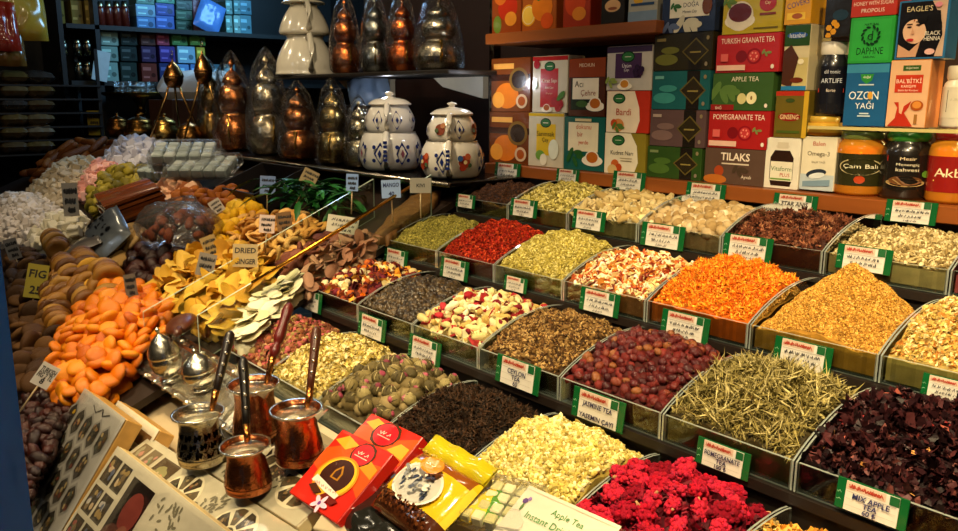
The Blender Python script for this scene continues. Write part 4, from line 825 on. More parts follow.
def e_kudret(F):
    F.rect(0, 0, 1, 1, '#8a7a26'); F.poly([(0, 0), (.74, 0), (.84, .3), (.8, .7), (.64, 1), (0, 1)], '#eee3c9'); logo(F, .34, .82, .13); F.text('Kudret Narı', .44, .52, .1, '#3a3020', .64); F.rect(.4, .38, .7, .4, '#a89878'); F.rect(.42, .32, .7, .34, '#a89878'); F.ell(.28, .24, .1, .09, '#c9642c'); F.ell(.38, .16, .08, .08, '#b8481c'); F.ell(.22, .1, .12, .1, '#d9b87a')
def diamond(bg2, glow):
    def g(F):
        F.rect(.62, 0, .84, 1, '#1c160f'); F.poly([(.5, .5), (.73, .86), (.95, .5), (.73, .14)], '#5e5226'); F.poly([(.53, .5), (.73, .81), (.92, .5), (.73, .19)], '#2c2412'); F.rect(.64, .46, .82, .5, '#8a7a40')
        F.ell(.24, .3, .2, .08, bg2); F.ell(.3, .55, .16, .05, bg2); F.rect(.06, .8, .22, .88, glow); F.ell(.93, .84, .025, .03, '#8a7a58'); F.ell(.92, .16, .025, .03, '#8a7c68')
    return g
def e_doga(F):
    F.rect(0, 0, 1, .4, '#22304f'); F.rect(.16, .42, .9, .96, '#e6e0d0'); F.text('DOĞA', .56, .78, .17, '#1c2440', .5); F.text('Mesen Çay', .54, .56, .1, '#3a3a4a', .5); leafs(F, .26, .72, .07, '#3a6a3a', 4); F.ell(.86, .7, .09, .14, '#6b3a1c'); leafs(F, .5, .2, .16, '#c9c3b0', 6); leafs(F, .2, .15, .1, '#5a6a90', 5)
def e_yel(F):
    F.rect(0, 0, 1, 1, '#b8a01c'); F.ell(.3, .34, .26, .12, '#e6dcc9'); F.ell(.3, .46, .23, .22, '#ded2be'); F.ell(.3, .55, .2, .14, '#5a1410'); F.ell(.76, .74, .14, .12, '#a81c18'); F.text('Çay', .76, .74, .1, '#f0d8a0', .2); F.rect(.64, .44, .9, .5, '#7a2a14'); F.rect(.55, .1, .95, .14, '#6a5a10'); leafs(F, .1, .82, .08, '#5a7a1c', 4)
def e_pom(txt):
    def g(F):
        F.text(txt, .5, .84, .14, '#f3ddc9', .84); F.ell(.42, .42, .09, .085, '#7a1218'); F.ell(.62, .42, .115, .11, '#8c141c'); F.ell(.62, .42, .085, .08, '#c93a3a'); leafs(F, .8, .5, .05, '#7a8a4a', 3)
        for k in range(7): F.ell(.62+.05*math.cos(k), .42+.09*math.sin(k), .014, .014, '#e88a7a')
        F.rect(.04, .06, .5, .2, '#e6b8a4'); F.ell(.92, .14, .025, .03, '#f0e0d0'); F.rect(.1, .3, .22, .5, '#d9605a')
    return g
def e_apple(F):
    F.text('APPLE TEA', .55, .84, .12, '#e8dcc0', .6); leafs(F, .2, .5, .16, '#5a7a3a', 6); F.ell(.52, .32, .075, .08, '#d8cc8a'); F.ell(.68, .34, .085, .09, '#efe4b0'); F.ell(.68, .34, .016, .03, '#8a6a34'); F.ell(.92, .14, .025, .03, '#f0e0d0'); F.rect(0, 0, .4, .16, '#8c1f1c'); F.text('BAĞ', .14, .08, .1, '#f0d8c0', .22)
def e_tilaks(F):
    F.text('TILAKS', .52, .78, .22, '#efe0cc', .86, 0, 0, .02); F.rect(.3, .56, .75, .6, '#d9c8b0'); F.ell(.26, .36, .08, .08, '#a8441f'); F.ell(.2, .12, .2, .07, '#b86a26'); F.text('Ayvalı', .72, .22, .12, '#efe0cc', .4); leafs(F, .6, .4, .09, '#4a3a2c', 4)
S = SHZ+.0005
COLS = [
 [('tea_box', 'orange brown box with a cup, bottom of the first stack', 489, 529, 165, 112, '#6b3412', e_or), ('tea_box', 'orange brown box with a cup, top of the first stack', 491, 530, 112, 58, '#733914', e_or)],
 [('herbal_tea_box', 'white and yellow box reading Sarımsak Çay', 528, 563, 167, 113, '#c9c1a8', e_garlic), ('herbal_tea_box', 'white box with a red panel and cherries reading Kiraz Sapı', 532, 567, 113, 56, '#ccc4b0', e_cherry)],
 [('herbal_tea_box', 'teal box with a cream panel reading dokunu bir yerde', 563, 603, 172, 117, '#155a54', e_teal), ('herbal_tea_box', 'brown box with a white panel reading Acı Çehre', 568, 604, 117, 58, '#4a2412', e_bitter)],
 [('herbal_tea_box', 'cream and olive box reading Kudret Narı', 604, 644, 177, 133, '#8a7a26', e_kudret), ('herbal_tea_box', 'cream box with a red curved edge reading Bardi', 606, 648, 133, 91, '#b8301c', e_rose), ('herbal_tea_box', 'white and purple box with grapes, top of its stack', 606, 651, 91, 46, '#bcb6b0', e_grape)],
 [('boxed_tea', 'dark green box with a gold diamond, bottom of the diamond stack', 646, 700, 182, 147, '#2e4a1c', diamond('#4a6a2a', '#7a8a5a')), ('boxed_tea', 'mauve box with a gold diamond above the green one', 649, 704, 147, 110, '#5a4444', diamond('#7a605c', '#a89488')), ('boxed_tea', 'teal box with a gold diamond in the diamond stack', 651, 708, 110, 71, '#1c5a5e', diamond('#3a8a86', '#6aa8a0')), ('boxed_tea', 'dark olive box with a gold diamond under the DOĞA box', 653, 711, 71, 33, '#2c2614', diamond('#6a6a2c', '#8a7a4a')), ('boxed_tea', 'blue and white box reading DOĞA on top of the diamond stack', 661, 714, 33, -4, '#22304f', e_doga)],
 [('boxed_tea', 'grey brown box reading TILAKS, bottom of the fruit tea stack', 703, 763, 188, 149, '#5a4438', e_tilaks), ('boxed_tea', 'red box with a pomegranate above the TILAKS box', 707, 768, 149, 111, '#a8201f', e_pom('POMEGRANATE TEA')), ('boxed_tea', 'green box with cut apples reading APPLE TEA', 711, 771, 111, 73, '#3a5a2a', e_apple), ('boxed_tea', 'red box with a pomegranate under the yellow tea box', 715, 778, 73, 34, '#b3262a', e_pom('TURKISH GRANATE TEA')), ('boxed_tea', 'yellow box with a cup of red tea, top of the fruit tea stack', 722, 781, 34, -6, '#a8901a', e_yel)]]
for col in COLS:
    z = S
    for (nm, lab, xl, xr, yb, yt, c, dr) in col: z = carton(nm, lab, 'tea box', xl, xr, yb, z, yt, .075, c, dr, None)
# remedies: boxes and bottles further right
def r_vita(F):
    F.ell(.5, .84, .2, .07, '#d9cfbc'); F.rect(.34, .8, .66, .92, '#cfc4ae'); F.poly([(.22, .06), (.78, .06), (.84, .2), (.84, .62), (.72, .76), (.28, .76), (.16, .62), (.16, .2)], '#2c1810'); F.rect(.18, .16, .83, .54, '#e6dfc8'); F.text('Vitaform', .5, .4, .09, '#3a6a2a', .6); F.text('PLUS', .62, .28, .07, '#b3301c', .3); F.rect(.2, .18, .8, .21, '#6a9a3a')
def r_omega(F):
    F.rect(0, 0, 1, .3, '#b8c4c9'); F.text('Balen', .5, .88, .08, '#b3301c', .4); F.text('Omega-3', .5, .68, .11, '#4a3a1c', .8); F.text('BALIK YAĞI', .52, .54, .05, '#6a5a3c', .6); F.ell(.48, .32, .3, .12, '#2c3440', 18, 12); F.ell(.5, .28, .24, .08, '#d9dfe0', 18, 12); F.poly([(.1, .16), (.9, .22), (.9, .1), (.1, .06)], '#7a94a8')
def r_gins(F): F.rect(.0, .9, 1, 1, '#b3301c'); F.ell(.45, .45, .34, .12, '#8c1c14'); F.text('GINSENG', .45, .45, .1, '#f0d8a0', .56); F.ell(.45, .8, .14, .06, '#3a4a1c'); F.rect(.1, .1, .8, .16, '#4a5a1c'); F.rect(.86, 0, 1, 1, '#c9a02c')
def r_choc(F):
    F.rect(0, 0, .98, .5, '#c9b878'); F.rect(0, .68, 1, 1, '#26481c'); F.ell(.5, .84, .4, .11, '#29559c'); F.text('Istanbul', .5, .84, .07, '#e8ecf2', .6); F.poly([(0, .1), (.4, .05), (.62, .5), (.3, .7), (0, .6)], '#4a2818'); F.ell(.6, .16, .26, .1, '#6b2a14'); F.rect(0, 0, 1, .07, '#2a7ab0'); F.ell(.72, .44, .12, .1, '#efe4c0')
def r_covers(F): F.rect(0, 0, 1, 1, '#d99a1c'); F.text('COVERS', .5, .6, .16, '#1c2a7a', .84, 0, 12); F.rect(.1, .14, .8, .34, '#efc23a'); F.ell(.5, .24, .2, .1, '#a8541c')
def r_prop(F): F.text('PROPOLIS', .5, .82, .1, '#efe6d0', .84)
def r_prop2(F):
    r_prop(F); F.ell(.6, .45, .3, .2, '#1c3444')
    for u, v in ((.2, .2), (.38, .12), (.2, .04), (.5, .24), (.4, .3)): F.ell(u, v, .12, .12, '#d9941c', 6)
def r_red(F): F.text('Bitkisel', .5, .7, .16, '#f3d8c4', .7); F.text('HONEY WITH SUGAR', .5, .44, .13, '#f3d8c4', .86); F.text('PROPOLIS', .5, .2, .13, '#f3d8c4', .5)
def r_daphne(F):
    F.rect(.04, .04, .96, .96, '#2c9a3a'); F.rect(.07, .06, .93, .94, '#31a440'); F.text('DAPHNE', .5, .27, .15, '#0c3a16', .6); F.text('SABUNU', .5, .14, .05, '#0c3a16', .4); F.text('NATURAL', .5, .84, .05, '#0c3a16', .4)
    for k in range(12): a = PI*.62+k*PI*1.76/11; F.ell(.5+.19*math.cos(a), .6+.19*math.sin(a)*F.w/F.h, .055, .028, '#0c3f18', 10, math.degrees(a)+60)
    F.text('d', .5, .6, .2, '#0c3f18', .2)
def r_ozon(F):
    F.rect(0, .86, 1, 1, '#3a86a8'); F.poly([(.34, .84), (.66, .84), (.62, .74), (.5, .68), (.38, .74)], '#2f8a3a'); F.text('doğal', .5, .79, .05, '#f0f4e0', .22); F.rect(.32, .66, .68, .68, '#c9dfe8'); F.text('OZON', .46, .5, .13, '#eaf2f6', .7); F.text('YAĞI', .5, .35, .13, '#eaf2f6', .5); F.rect(.4, .2, .62, .22, '#c9dfe8'); F.rect(.36, .16, .66, .18, '#c9dfe8'); F.ell(.62, .5, .06, .09, '#d9a03a')
def r_bal(F):
    F.rect(.32, .84, .76, .92, '#3a5a26'); F.text('doğal bitki', .54, .88, .04, '#efe6c9', .4); F.rect(.16, .52, .84, .78, '#c2381f'); F.text("BAL'BİTKİ", .5, .7, .08, '#f6e0c4', .62); F.text('KARIŞIMI', .5, .61, .05, '#f6e0c4', .52); F.text('Bitkili Bal Karışımı', .5, .55, .035, '#f6e0c4', .6)
    F.poly([(.06, .02), (.7, .02), (.56, .14), (.46, .22), (.56, .3), (.62, .4), (.44, .32), (.4, .2), (.34, .22), (.3, .38), (.18, .38), (.28, .3), (.24, .14)], '#b8301c'); F.ell(.76, .33, .16, .13, '#a8501c'); F.ell(.76, .34, .11, .09, '#d98a3a'); F.rect(.72, .06, .8, .2, '#9a6a34')
def r_henna(F):
    F.rect(0, 0, 1, 1, '#2c6a9a'); F.rect(.04, .03, .96, .97, '#120c0c'); F.poly([(.66, .97), (.96, .97), (.96, .04), (.8, .04), (.86, .3), (.84, .7)], '#c9a890'); F.ell(.5, .52, .40, .38, '#0d0909', 24)
    F.ell(.36, .47, .23, .25, '#e0b494', 24, 20); F.poly([(.06, .26), (.3, .14), (.5, .3), (.44, .04), (.06, .04)], '#c99878'); F.poly([(.5, .85), (.7, .6), (.62, .3), (.56, .1), (.8, .06), (.92, .4), (.84, .8)], '#0d0909'); F.ell(.24, .80, .2, .12, '#0d0909', 18, 20); F.ell(.5, .7, .1, .14, '#0d0909')
    F.ell(.26, .55, .05, .018, '#2a1410'); F.ell(.44, .58, .05, .018, '#2a1410'); F.rect(.2, .59, .32, .605, '#1c0e0a'); F.rect(.39, .625, .52, .64, '#1c0e0a'); F.poly([(.33, .55), (.30, .42), (.37, .43)], '#cf9a7a'); F.ell(.30, .33, .075, .03, '#b3242a'); F.ell(.35, .66, .012, .015, '#8c1a1c')
    F.text("EAGLE'S", .44, .85, .09, '#d9c89c', .54); F.text('BLACK', .74, .43, .07, '#f0e8d8', .3); F.text('HENNA', .74, .34, .07, '#f0e8d8', .32); F.ell(.8, .9, .07, .05, '#d98a9a'); F.ell(.72, .12, .1, .06, '#e0b0a8')
zv = carton('remedy_box', 'white box with a brown bottle picture reading Vitaform beside the TILAKS box', 'remedy box', 763, 797, 190, S, 138, .07, '#e3dccb', r_vita)
zo = carton('remedy_box', 'cream box with a fish picture reading Omega-3', 'remedy box', 799, 833, 188, S+.004, 137, .07, '#e0d6bc', r_omega)
zg = carton('ginseng_box', 'olive gold box reading GINSENG between the red and the cream boxes', 'remedy box', 773, 806, 138, zv, 91, .08, '#6a5a1c', r_gins)
zc = carton('chocolate_tea_box', 'yellow and blue box with a blue oval badge above the ginseng box', 'tea box', 781, 806, 91, zg, 25, .10, '#d0c29a', r_choc)
carton('remedy_box', 'orange yellow box reading COVERS above the blue badge box', 'remedy box', 784, 810, 25, zc, -10, .10, '#d99a1c', r_covers)
# glass shelf with its boxes
gz = atY(880, 127, BY).z; gx0 = atY(812, 127, BY).x
gs = thing('glass_shelf', 'clear glass shelf between the jars and the OZON YAĞI box', 'shelf', T(gx0, BY-.02, gz-.008))
mb = MB(); mb.add([(0, 0, 0), (.62, 0, 0), (0, .25, 0), (.62, .25, 0), (0, 0, .007), (.62, 0, .007), (0, .25, .007), (.62, .25, .007)], [(0, 2, 3, 1), (4, 5, 7, 6)], '#e0f0e8'); mb.build('pane', GLASS, gs)
mb = MB(); mb.add([(0, 0, 0), (.62, 0, 0), (0, .25, 0), (.62, .25, 0), (0, 0, .007), (.62, 0, .007), (0, .25, .007), (.62, .25, .007)], [(0, 1, 5, 4), (2, 6, 7, 3), (0, 4, 6, 2), (1, 3, 7, 5)], '#c9b878'); mb.build('polished_edge', GLASSEDGE, gs)
for xx in (gx0+.02, gx0+.6):
    mb = MB(); mb.tube([(xx, 2.115, gz-.016), (xx, 1.93, gz-.016)], .007, 8, '#8a8578'); tag(mb.build('shelf_bracket', SMOOTHMETAL), 'round metal bracket under the '+('outer' if xx > gx0+.3 else 'inner')+' end of the glass shelf', 'bracket')
zz = carton('oil_box', 'blue box reading OZON YAĞI standing on the glass shelf', 'remedy box', 842, 884, 125, gz, 64, .07, '#1f5a8c', r_ozon)
zd = carton('soap_box', 'bright green box reading DAPHNE on top of the blue box', 'soap box', 847, 891, 64, zz, 17, .07, '#2c9a3a', r_daphne)
carton('honey_box', 'red box reading HONEY WITH SUGAR on top of the green box', 'remedy box', 850, 896, 17, zd, -14, .07, '#b83222', r_red)
zb = carton('herb_mix_box', "pale orange box reading BAL'BİTKİ on the glass shelf", 'remedy box', 885, 925, 124, gz, 60, .07, '#e0b086', r_bal, '#d98a4a')
carton('henna_dye_box', 'black box with a dark haired woman picture reading BLACK HENNA', 'hair dye box', 894, 944, 60, zb, 0, .06, '#2c6a9a', r_henna)
zp = gz+.0
def jar(name, label, cat, px, yb, yt, wpx, z0, body, lid, label_fn, lw=1.0, glass=True, y=1.87, lidh=.13, group=None, content=None, wrapc=None):
    P = atY(px, yb, y); z0 = z0 if z0 is not None else P.z; d = depth((P.x, y, z0)); r = wpx/FPX*d/2; hh = atY(px, yt, y).z-z0
    t = thing(name, label, cat, T(P.x, y+.0, z0), group); bh = hh*(1-lidh)
    prof = [(r*.0, .002), (r*.9, .0), (r, bh*.06), (r, bh*.80), (r*.93, bh*.9), (r*.78, bh*.96), (r*.78, bh)]
    mb = MB(); mb.lathe(prof, 24, body); mb.build('jar_body', HONEY if glass == 'honey' else (GLASS if glass else GLOSS), t)
    if content:
        mb = MB(); mb.lathe([(0, .004), (r*.86, .004), (r*.94, bh*.07), (r*.94, bh*.78), (r*.8, bh*.86), (0, bh*.87)], 24, content); mb.build('jar_content', GLOSS, t)
    mb = MB(); mb.lathe([(0, hh), (r*.8, hh), (r*.86, hh-.003), (r*.86, bh+.002), (r*.8, bh-.003)], 24, lid); mb.build('lid', GLOSS, t)
    mb = MB(); n = 20; z1, z2 = hh*.16, hh*.66; A = math.radians(230); V = []; F = []
    for k in range(n+1):
        a = -PI/2-A/2+A*k/n+.42; V += [(r*1.012*math.cos(a), r*1.012*math.sin(a), z1), (r*1.012*math.cos(a), r*1.012*math.sin(a), z2)]
    for k in range(n): F.append((2*k, 2*k+2, 2*k+3, 2*k+1))
    mb.add(V, F, wrapc or '#333', True)
    class Cyl(Face):
        def z(s): s.k += 1; return .0003*s.k
    tmp = MB(); Fc = Cyl(tmp, Matrix.Identity(4), 1., 1.); label_fn(Fc)
    out = []; ang = math.radians(120)
    for (u, v, q) in tmp.v: a = -PI/2+.42+(u-.5)*ang; out.append(((r*1.012+q)*math.cos(a), (r*1.012+q)*math.sin(a), z1+(z2-z1)*v))
    o = len(mb.v); mb.v += out; mb.f += [tuple(i+o for i in f) for f in tmp.f]; mb.c += tmp.c; mb.s += tmp.s; mb.m += tmp.m
    mb.build('paper_label', GLOSS, t); return z0+hh
def l_camb(F): F.ell(.5, .6, .42, .26, '#c9b88a'); F.ell(.5, .6, .39, .23, '#2c2a12'); F.text('Çam Balı', .5, .6, .16, '#efe6c9', .66); F.ell(.5, .2, .1, .12, '#b3401c')
def l_mesir(F): F.rect(.1, .82, .9, .98, '#b3281c'); F.text('Mesir', .5, .9, .09, '#f0d8b0', .6); F.text('Menengiç', .5, .72, .1, '#e6dcc0', .7); F.text('kahvesi', .5, .58, .1, '#e6dcc0', .6); F.ell(.48, .2, .36, .12, '#a88a5a'); F.ell(.48, .26, .3, .14, '#6b4424'); F.ell(.84, .46, .08, .1, '#5a8a2c')
def l_akbal(F): F.text('Akbal', .46, .55, .24, '#f0dcb0', .7); F.ell(.3, .5, .03, .03, '#f0dcb0'); F.rect(.1, .3, .8, .34, '#d9b45a')
def l_dark(F): F.text('dil tonic', .5, .86, .1, '#d8dce6', .6); F.text('ARTLIFE', .5, .62, .12, '#d8dce6', .8); F.rect(.1, .3, .9, .42, '#b3301c'); F.text('forte', .5, .36, .09, '#f0e0d0', .5)
def l_plain(F): F.rect(.1, .2, .9, .9, '#1c1a16'); F.scribble(.2, .8, .6, .1, '#c9c0a8', 3)
jar('honey_jar', 'jar of red orange honey with a dark label reading Çam Balı', 'honey jar', 857, 201, 131, 47, S, '#e8902c', '#6a7a3a', l_camb, glass='honey', lidh=.1, content='#e03c06', wrapc='#2c2a12')
jar('coffee_jar', 'black jar with a green leaf and coffee cup beside the honey jar', 'coffee jar', 902, 207, 131, 47, S, '#1c1712', '#2f7a2c', l_mesir, glass=False, lidh=.12, wrapc='#1a1510')
jar('honey_jar', 'jar of amber honey with a red label at the end of the shelf', 'honey jar', 948, 213, 131, 46, S, '#f0a83a', '#a8201c', l_akbal, glass='honey', lidh=.1, content='#e87a10', wrapc='#8c1a14')
jar('honey_jar', 'squat jar of yellow honey standing on the Omega-3 box', 'honey jar', 822, 137, 116, 36, zo+.002, '#f0b84a', '#c9a23a', lambda F: F.rect(.2, .3, .8, .7, '#e8c86a'), glass='honey', lidh=.3, content='#f0a818', wrapc='#d9a83a')
jz = atY(828, 116, 1.87).z
jar('supplement_jar', 'dark supplement jar with a white lid above the yellow honey', 'supplement jar', 829, 116, 42, 30, jz+.002, '#1c1c22', '#efe8da', l_dark, glass=False, lidh=.16, wrapc='#14141c')
carton('propolis_box', 'black box with honeycomb cells reading PROPOLIS above the dark jar', 'remedy box', 823, 849, 40, jz+.002+(atY(829, 42, 1.87).z-jz)+.004, -12, .08, '#1a1612', r_prop2)
jar('cream_jar', 'white jar with a black label at the end of the glass shelf', 'cream jar', 957, 125, 66, 32, gz+.001, '#e6dcc6', '#d9cdb4', l_plain, glass=False, lidh=.2, wrapc='#d9cfb8')
# ------------------------------------------------------------------ teapot shelves
TZ = 1.205
tsh = thing('teapot_shelf', 'long dark glass shelf carrying the copper pots and porcelain teapots', 'shelf', T(-3.4, 1.62, TZ))
mb = MB(); mb.box(-1.6, -.13, -.014, 1.53, .20, 0, '#2a2622', b=.003); mb.build('shelf_board', SMOOTHMETAL, tsh)
mb = MB(); mb.tube([(-1.6, -.135, -.007), (1.53, -.135, -.007)], .008, 8, '#8a8478'); mb.build('front_rail', SMOOTHMETAL, tsh)
UZ2 = 1.54
ush = thing('teapot_shelf', 'short dark upper shelf carrying the wrapped copper pots', 'shelf', T(-2.6, 1.72, UZ2))
mb = MB(); mb.box(-.62, -.10, -.014, .56, .30, 0, '#1c1712', b=.003); mb.build('shelf_board', DARK, ush)
for i, (x, w, lab) in enumerate([(364, 52, 'pale wedge shaped bracket under the middle of the upper teapot shelf'), (458, 50, 'pale wedge shaped bracket under the end of the upper teapot shelf')]):
    a = atY(x-w/2, 73, 1.90); b = atY(x+w/2, 73, 1.90); hh = .075; mb = MB()
    V = [(a.x, 1.90, UZ2-.015), (b.x, 1.90, UZ2-.015), (b.x, 1.90, UZ2-.015-hh), (a.x+.06, 1.90, UZ2-.015-hh*.45)]; V2 = [(p[0], 1.925, p[2]) for p in V]
    mb.add(V+V2, [(0, 1, 2, 3)[::-1], (4, 5, 6, 7), (0, 4, 5, 1), (1, 5, 6, 2), (2, 6, 7, 3), (3, 7, 4, 0)], '#d9cdb0'); tag(mb.build('shelf_bracket', PAINT), lab, 'bracket')
def decal(mb, prof, th0, z0, polys, off=.0012):
    """flat motif wrapped on a turned surface: polys = (points in (angle*r, z), colour)"""
    for k, (P, c) in enumerate(polys):
        V = []
        for (a, z) in P:
            zz = z0+z
            for (r1, z1), (r2, z2) in zip(prof[:-1], prof[1:]):
                if min(z1, z2) <= zz <= max(z1, z2) and z1 != z2: r = r1+(r2-r1)*(zz-z1)/(z2-z1); break
            else: r = prof[0][0]
            r += off*(1+k*.4); th = th0+a/max(r, .02); V.append((r*math.cos(th), r*math.sin(th), zz))
        mb.add(V, [tuple(range(len(V)))], c)
def smoothprof(P, n=4):
    out = []
    for i in range(len(P)-1):
        p0 = P[max(i-1, 0)]; p1 = P[i]; p2 = P[i+1]; p3 = P[min(i+2, len(P)-1)]
        for j in range(n):
            t = j/n; f = lambda a, b, c, d: .5*((2*b)+(-a+c)*t+(2*a-5*b+4*c-d)*t*t+(-a+3*b-3*c+d)*t**3)
            out.append((max(0, f(p0[0], p1[0], p2[0], p3[0])), f(p0[1], p1[1], p2[1], p3[1])))
    return out+[P[-1]]
def ring_pts(c, r, n=16): return [(c[0]+r*math.cos(2*PI*k/n), c[1]+r*math.sin(2*PI*k/n)) for k in range(n)]
def porcelain(label, px, yb, yt, Y, wpx, style, yaw):
    P = atY(px, yb, Y); d = depth(P); Z = TZ+.001 if style != 'plain' else UZ2+.001; hh = (yb-yt)/FPX*d*(.88 if style != 'plain' else 1.02); r = wpx/FPX*d/2
    t = thing('double_teapot', label, 'teapot', T(P.x, Y, Z) @ RZ(yaw), None); W = '#e6e0d2' if style != 'plain' else '#d9d2bc'
    h1 = hh*.49
    lowP = smoothprof([(0, .002), (r*.72, .0), (r*.93, h1*.18), (r, h1*.45), (r*.95, h1*.76), (r*.82, h1*.97), (r*.83, h1)]) if style != 'plain' else smoothprof([(0, .002), (r*.94, .0), (r, h1*.12), (r*.97, h1*.36), (r*.84, h1*.62), (r*.62, h1*.92), (r*.64, h1)])
    mb = MB(); mb.lathe(lowP, 36, W)
    blue = '#23306e'
    if style in ('blue', 'red'):
        for k in range(9):
            th = 2*PI*k/9+.31; z0 = h1*.47; s = r*.33
            dm = [([(0, s*1.1), (s*.62, 0), (0, -s*1.1), (-s*.62, 0)], blue), ([(0, s*.72), (s*.4, 0), (0, -s*.72), (-s*.4, 0)], W), ([(0, s*.42), (s*.2, 0), (0, -s*.42), (-s*.2, 0)], '#8a4a5a' if k % 2 else blue)]
            for (qa, qb) in ((s*.55, s*.62), (-s*.55, s*.62), (s*.55, -s*.62), (-s*.55, -s*.62)): dm.append((ring_pts((qa, qb), s*.2, 8), blue))
            if style == 'red' and k % 2: dm = [(ring_pts((0, 0), s*.6, 14), '#a83224'), (ring_pts((s*.35, s*.5), s*.32, 10), '#c25a34'), (ring_pts((-s*.45, s*.35), s*.28, 10), '#35558a'), (ring_pts((-s*.2, -s*.5), s*.35, 10), '#b8422a'), (ring_pts((s*.5, -s*.3), s*.22, 8), '#4a6a4a'), (ring_pts((0, 0), s*.2, 8), '#e6c890')]
            decal(mb, lowP, th, z0, dm, .0032)
    mb.build('kettle', CERAMIC, t)
    r2 = r*(.79 if style != 'plain' else .84); b0 = h1; h2 = hh*.34 if style != 'plain' else hh*.4
    upP = [(a, z+b0) for a, z in (smoothprof([(r2*.90, .0), (r2*.97, h2*.14), (r2, h2*.36), (r2*.93, h2*.66), (r2*.74, h2*.97), (r2*.74, h2)]) if style != 'plain' else smoothprof([(r2*.6, 0), (r2*.98, h2*.06), (r2*.98, h2*.26), (r2*.8, h2*.6), (r2*.52, h2*.95), (r2*.53, h2)]))]
    mb = MB(); mb.lathe(upP, 36, W)
    if style in ('blue', 'red'):
        for k in range(8):
            s = r*.25; dm = [([(0, s*1.2), (s*.7, 0), (0, -s*1.2), (-s*.7, 0)], blue), ([(0, s*.7), (s*.4, 0), (0, -s*.7), (-s*.4, 0)], W), ([(0, s*.4), (s*.2, 0), (0, -s*.4), (-s*.2, 0)], blue)] if style == 'blue' or k % 2 == 0 else [(ring_pts((0, 0), s*.7, 12), '#8f4a34'), (ring_pts((s*.4, s*.5), s*.35, 8), '#b3703c'), (ring_pts((-s*.4, -.1*s), s*.3, 8), '#5a6a4a')]
            decal(mb, upP, 2*PI*k/8+.39, b0+h2*.45, dm, .0028)
    mb.build('brewing_pot', CERAMIC, t)
    z = b0+h2; mb = MB(); lh = hh-z; mb.lathe(smoothprof([(r2*.84, z-.001), (r2*.86, z+lh*.10), (r2*.62, z+lh*.40), (r2*.2, z+lh*.56), (r2*.11, z+lh*.68), (r2*.2, z+lh*.86), (0, z+lh)]), 28, W)
    if style != 'plain': decal(mb, [(r2*.72, z+lh*.08), (r2*.5, z+lh*.42)], -PI/2, z+lh*.2, [(ring_pts((0, 0), .006, 8), blue)])
    mb.build('lid', CERAMIC, t)
    # handles face the aisle, spouts away
    mb = MB(); mb.tube([(0, -r2*.55, b0+h2*.92), (0, -r2*1.0, b0+h2*1.0), (0, -r2*1.25, b0+h2*.7), (0, -r2*1.15, b0+h2*.3), (0, -r2*.85, b0+h2*.12)], r*.085, 8, W, flat=1.3); mb.build('pot_handle', CERAMIC, t)
    mb = MB(); mb.tube([(0, -r*.66, h1*.94), (0, -r*1.1, h1*.96), (0, -r*1.3, h1*.6), (0, -r*1.2, h1*.2), (0, -r*.92, h1*.12)], r*.1, 8, W, flat=1.3)
    if style != 'plain':
        for q in range(5): mb.box(-r*.06, -r*1.415, h1*(.3+q*.11), r*.06, -r*1.40, h1*(.37+q*.11), blue, M=None)
    mb.build('kettle_handle', CERAMIC, t)
    for (rr, zz, hz, nm) in ((r, 0, h1, 'kettle_spout'), (r2, b0, h2, 'pot_spout')):
        mb = MB(); mb.tube([(0, rr*.85, zz+hz*.35), (0, rr*1.25, zz+hz*.55), (0, rr*1.42, zz+hz*.9), (0, rr*1.6, zz+hz*1.05)], [rr*.2, rr*.13, rr*.09, rr*.1], 10, W); mb.build(nm, CERAMIC, t)
    return t
porcelain('blue and white porcelain double teapot with diamond motifs on the lower shelf', 391, 178, 91, 1.60, 62, 'blue', 49)
porcelain('white porcelain double teapot with red and blue flowers at the shelf end', 452, 178, 94, 1.60, 62, 'red', 46)
porcelain('plain cream porcelain double teapot on the upper shelf', 306, 70, -6, 1.72, 58, 'plain', 70)
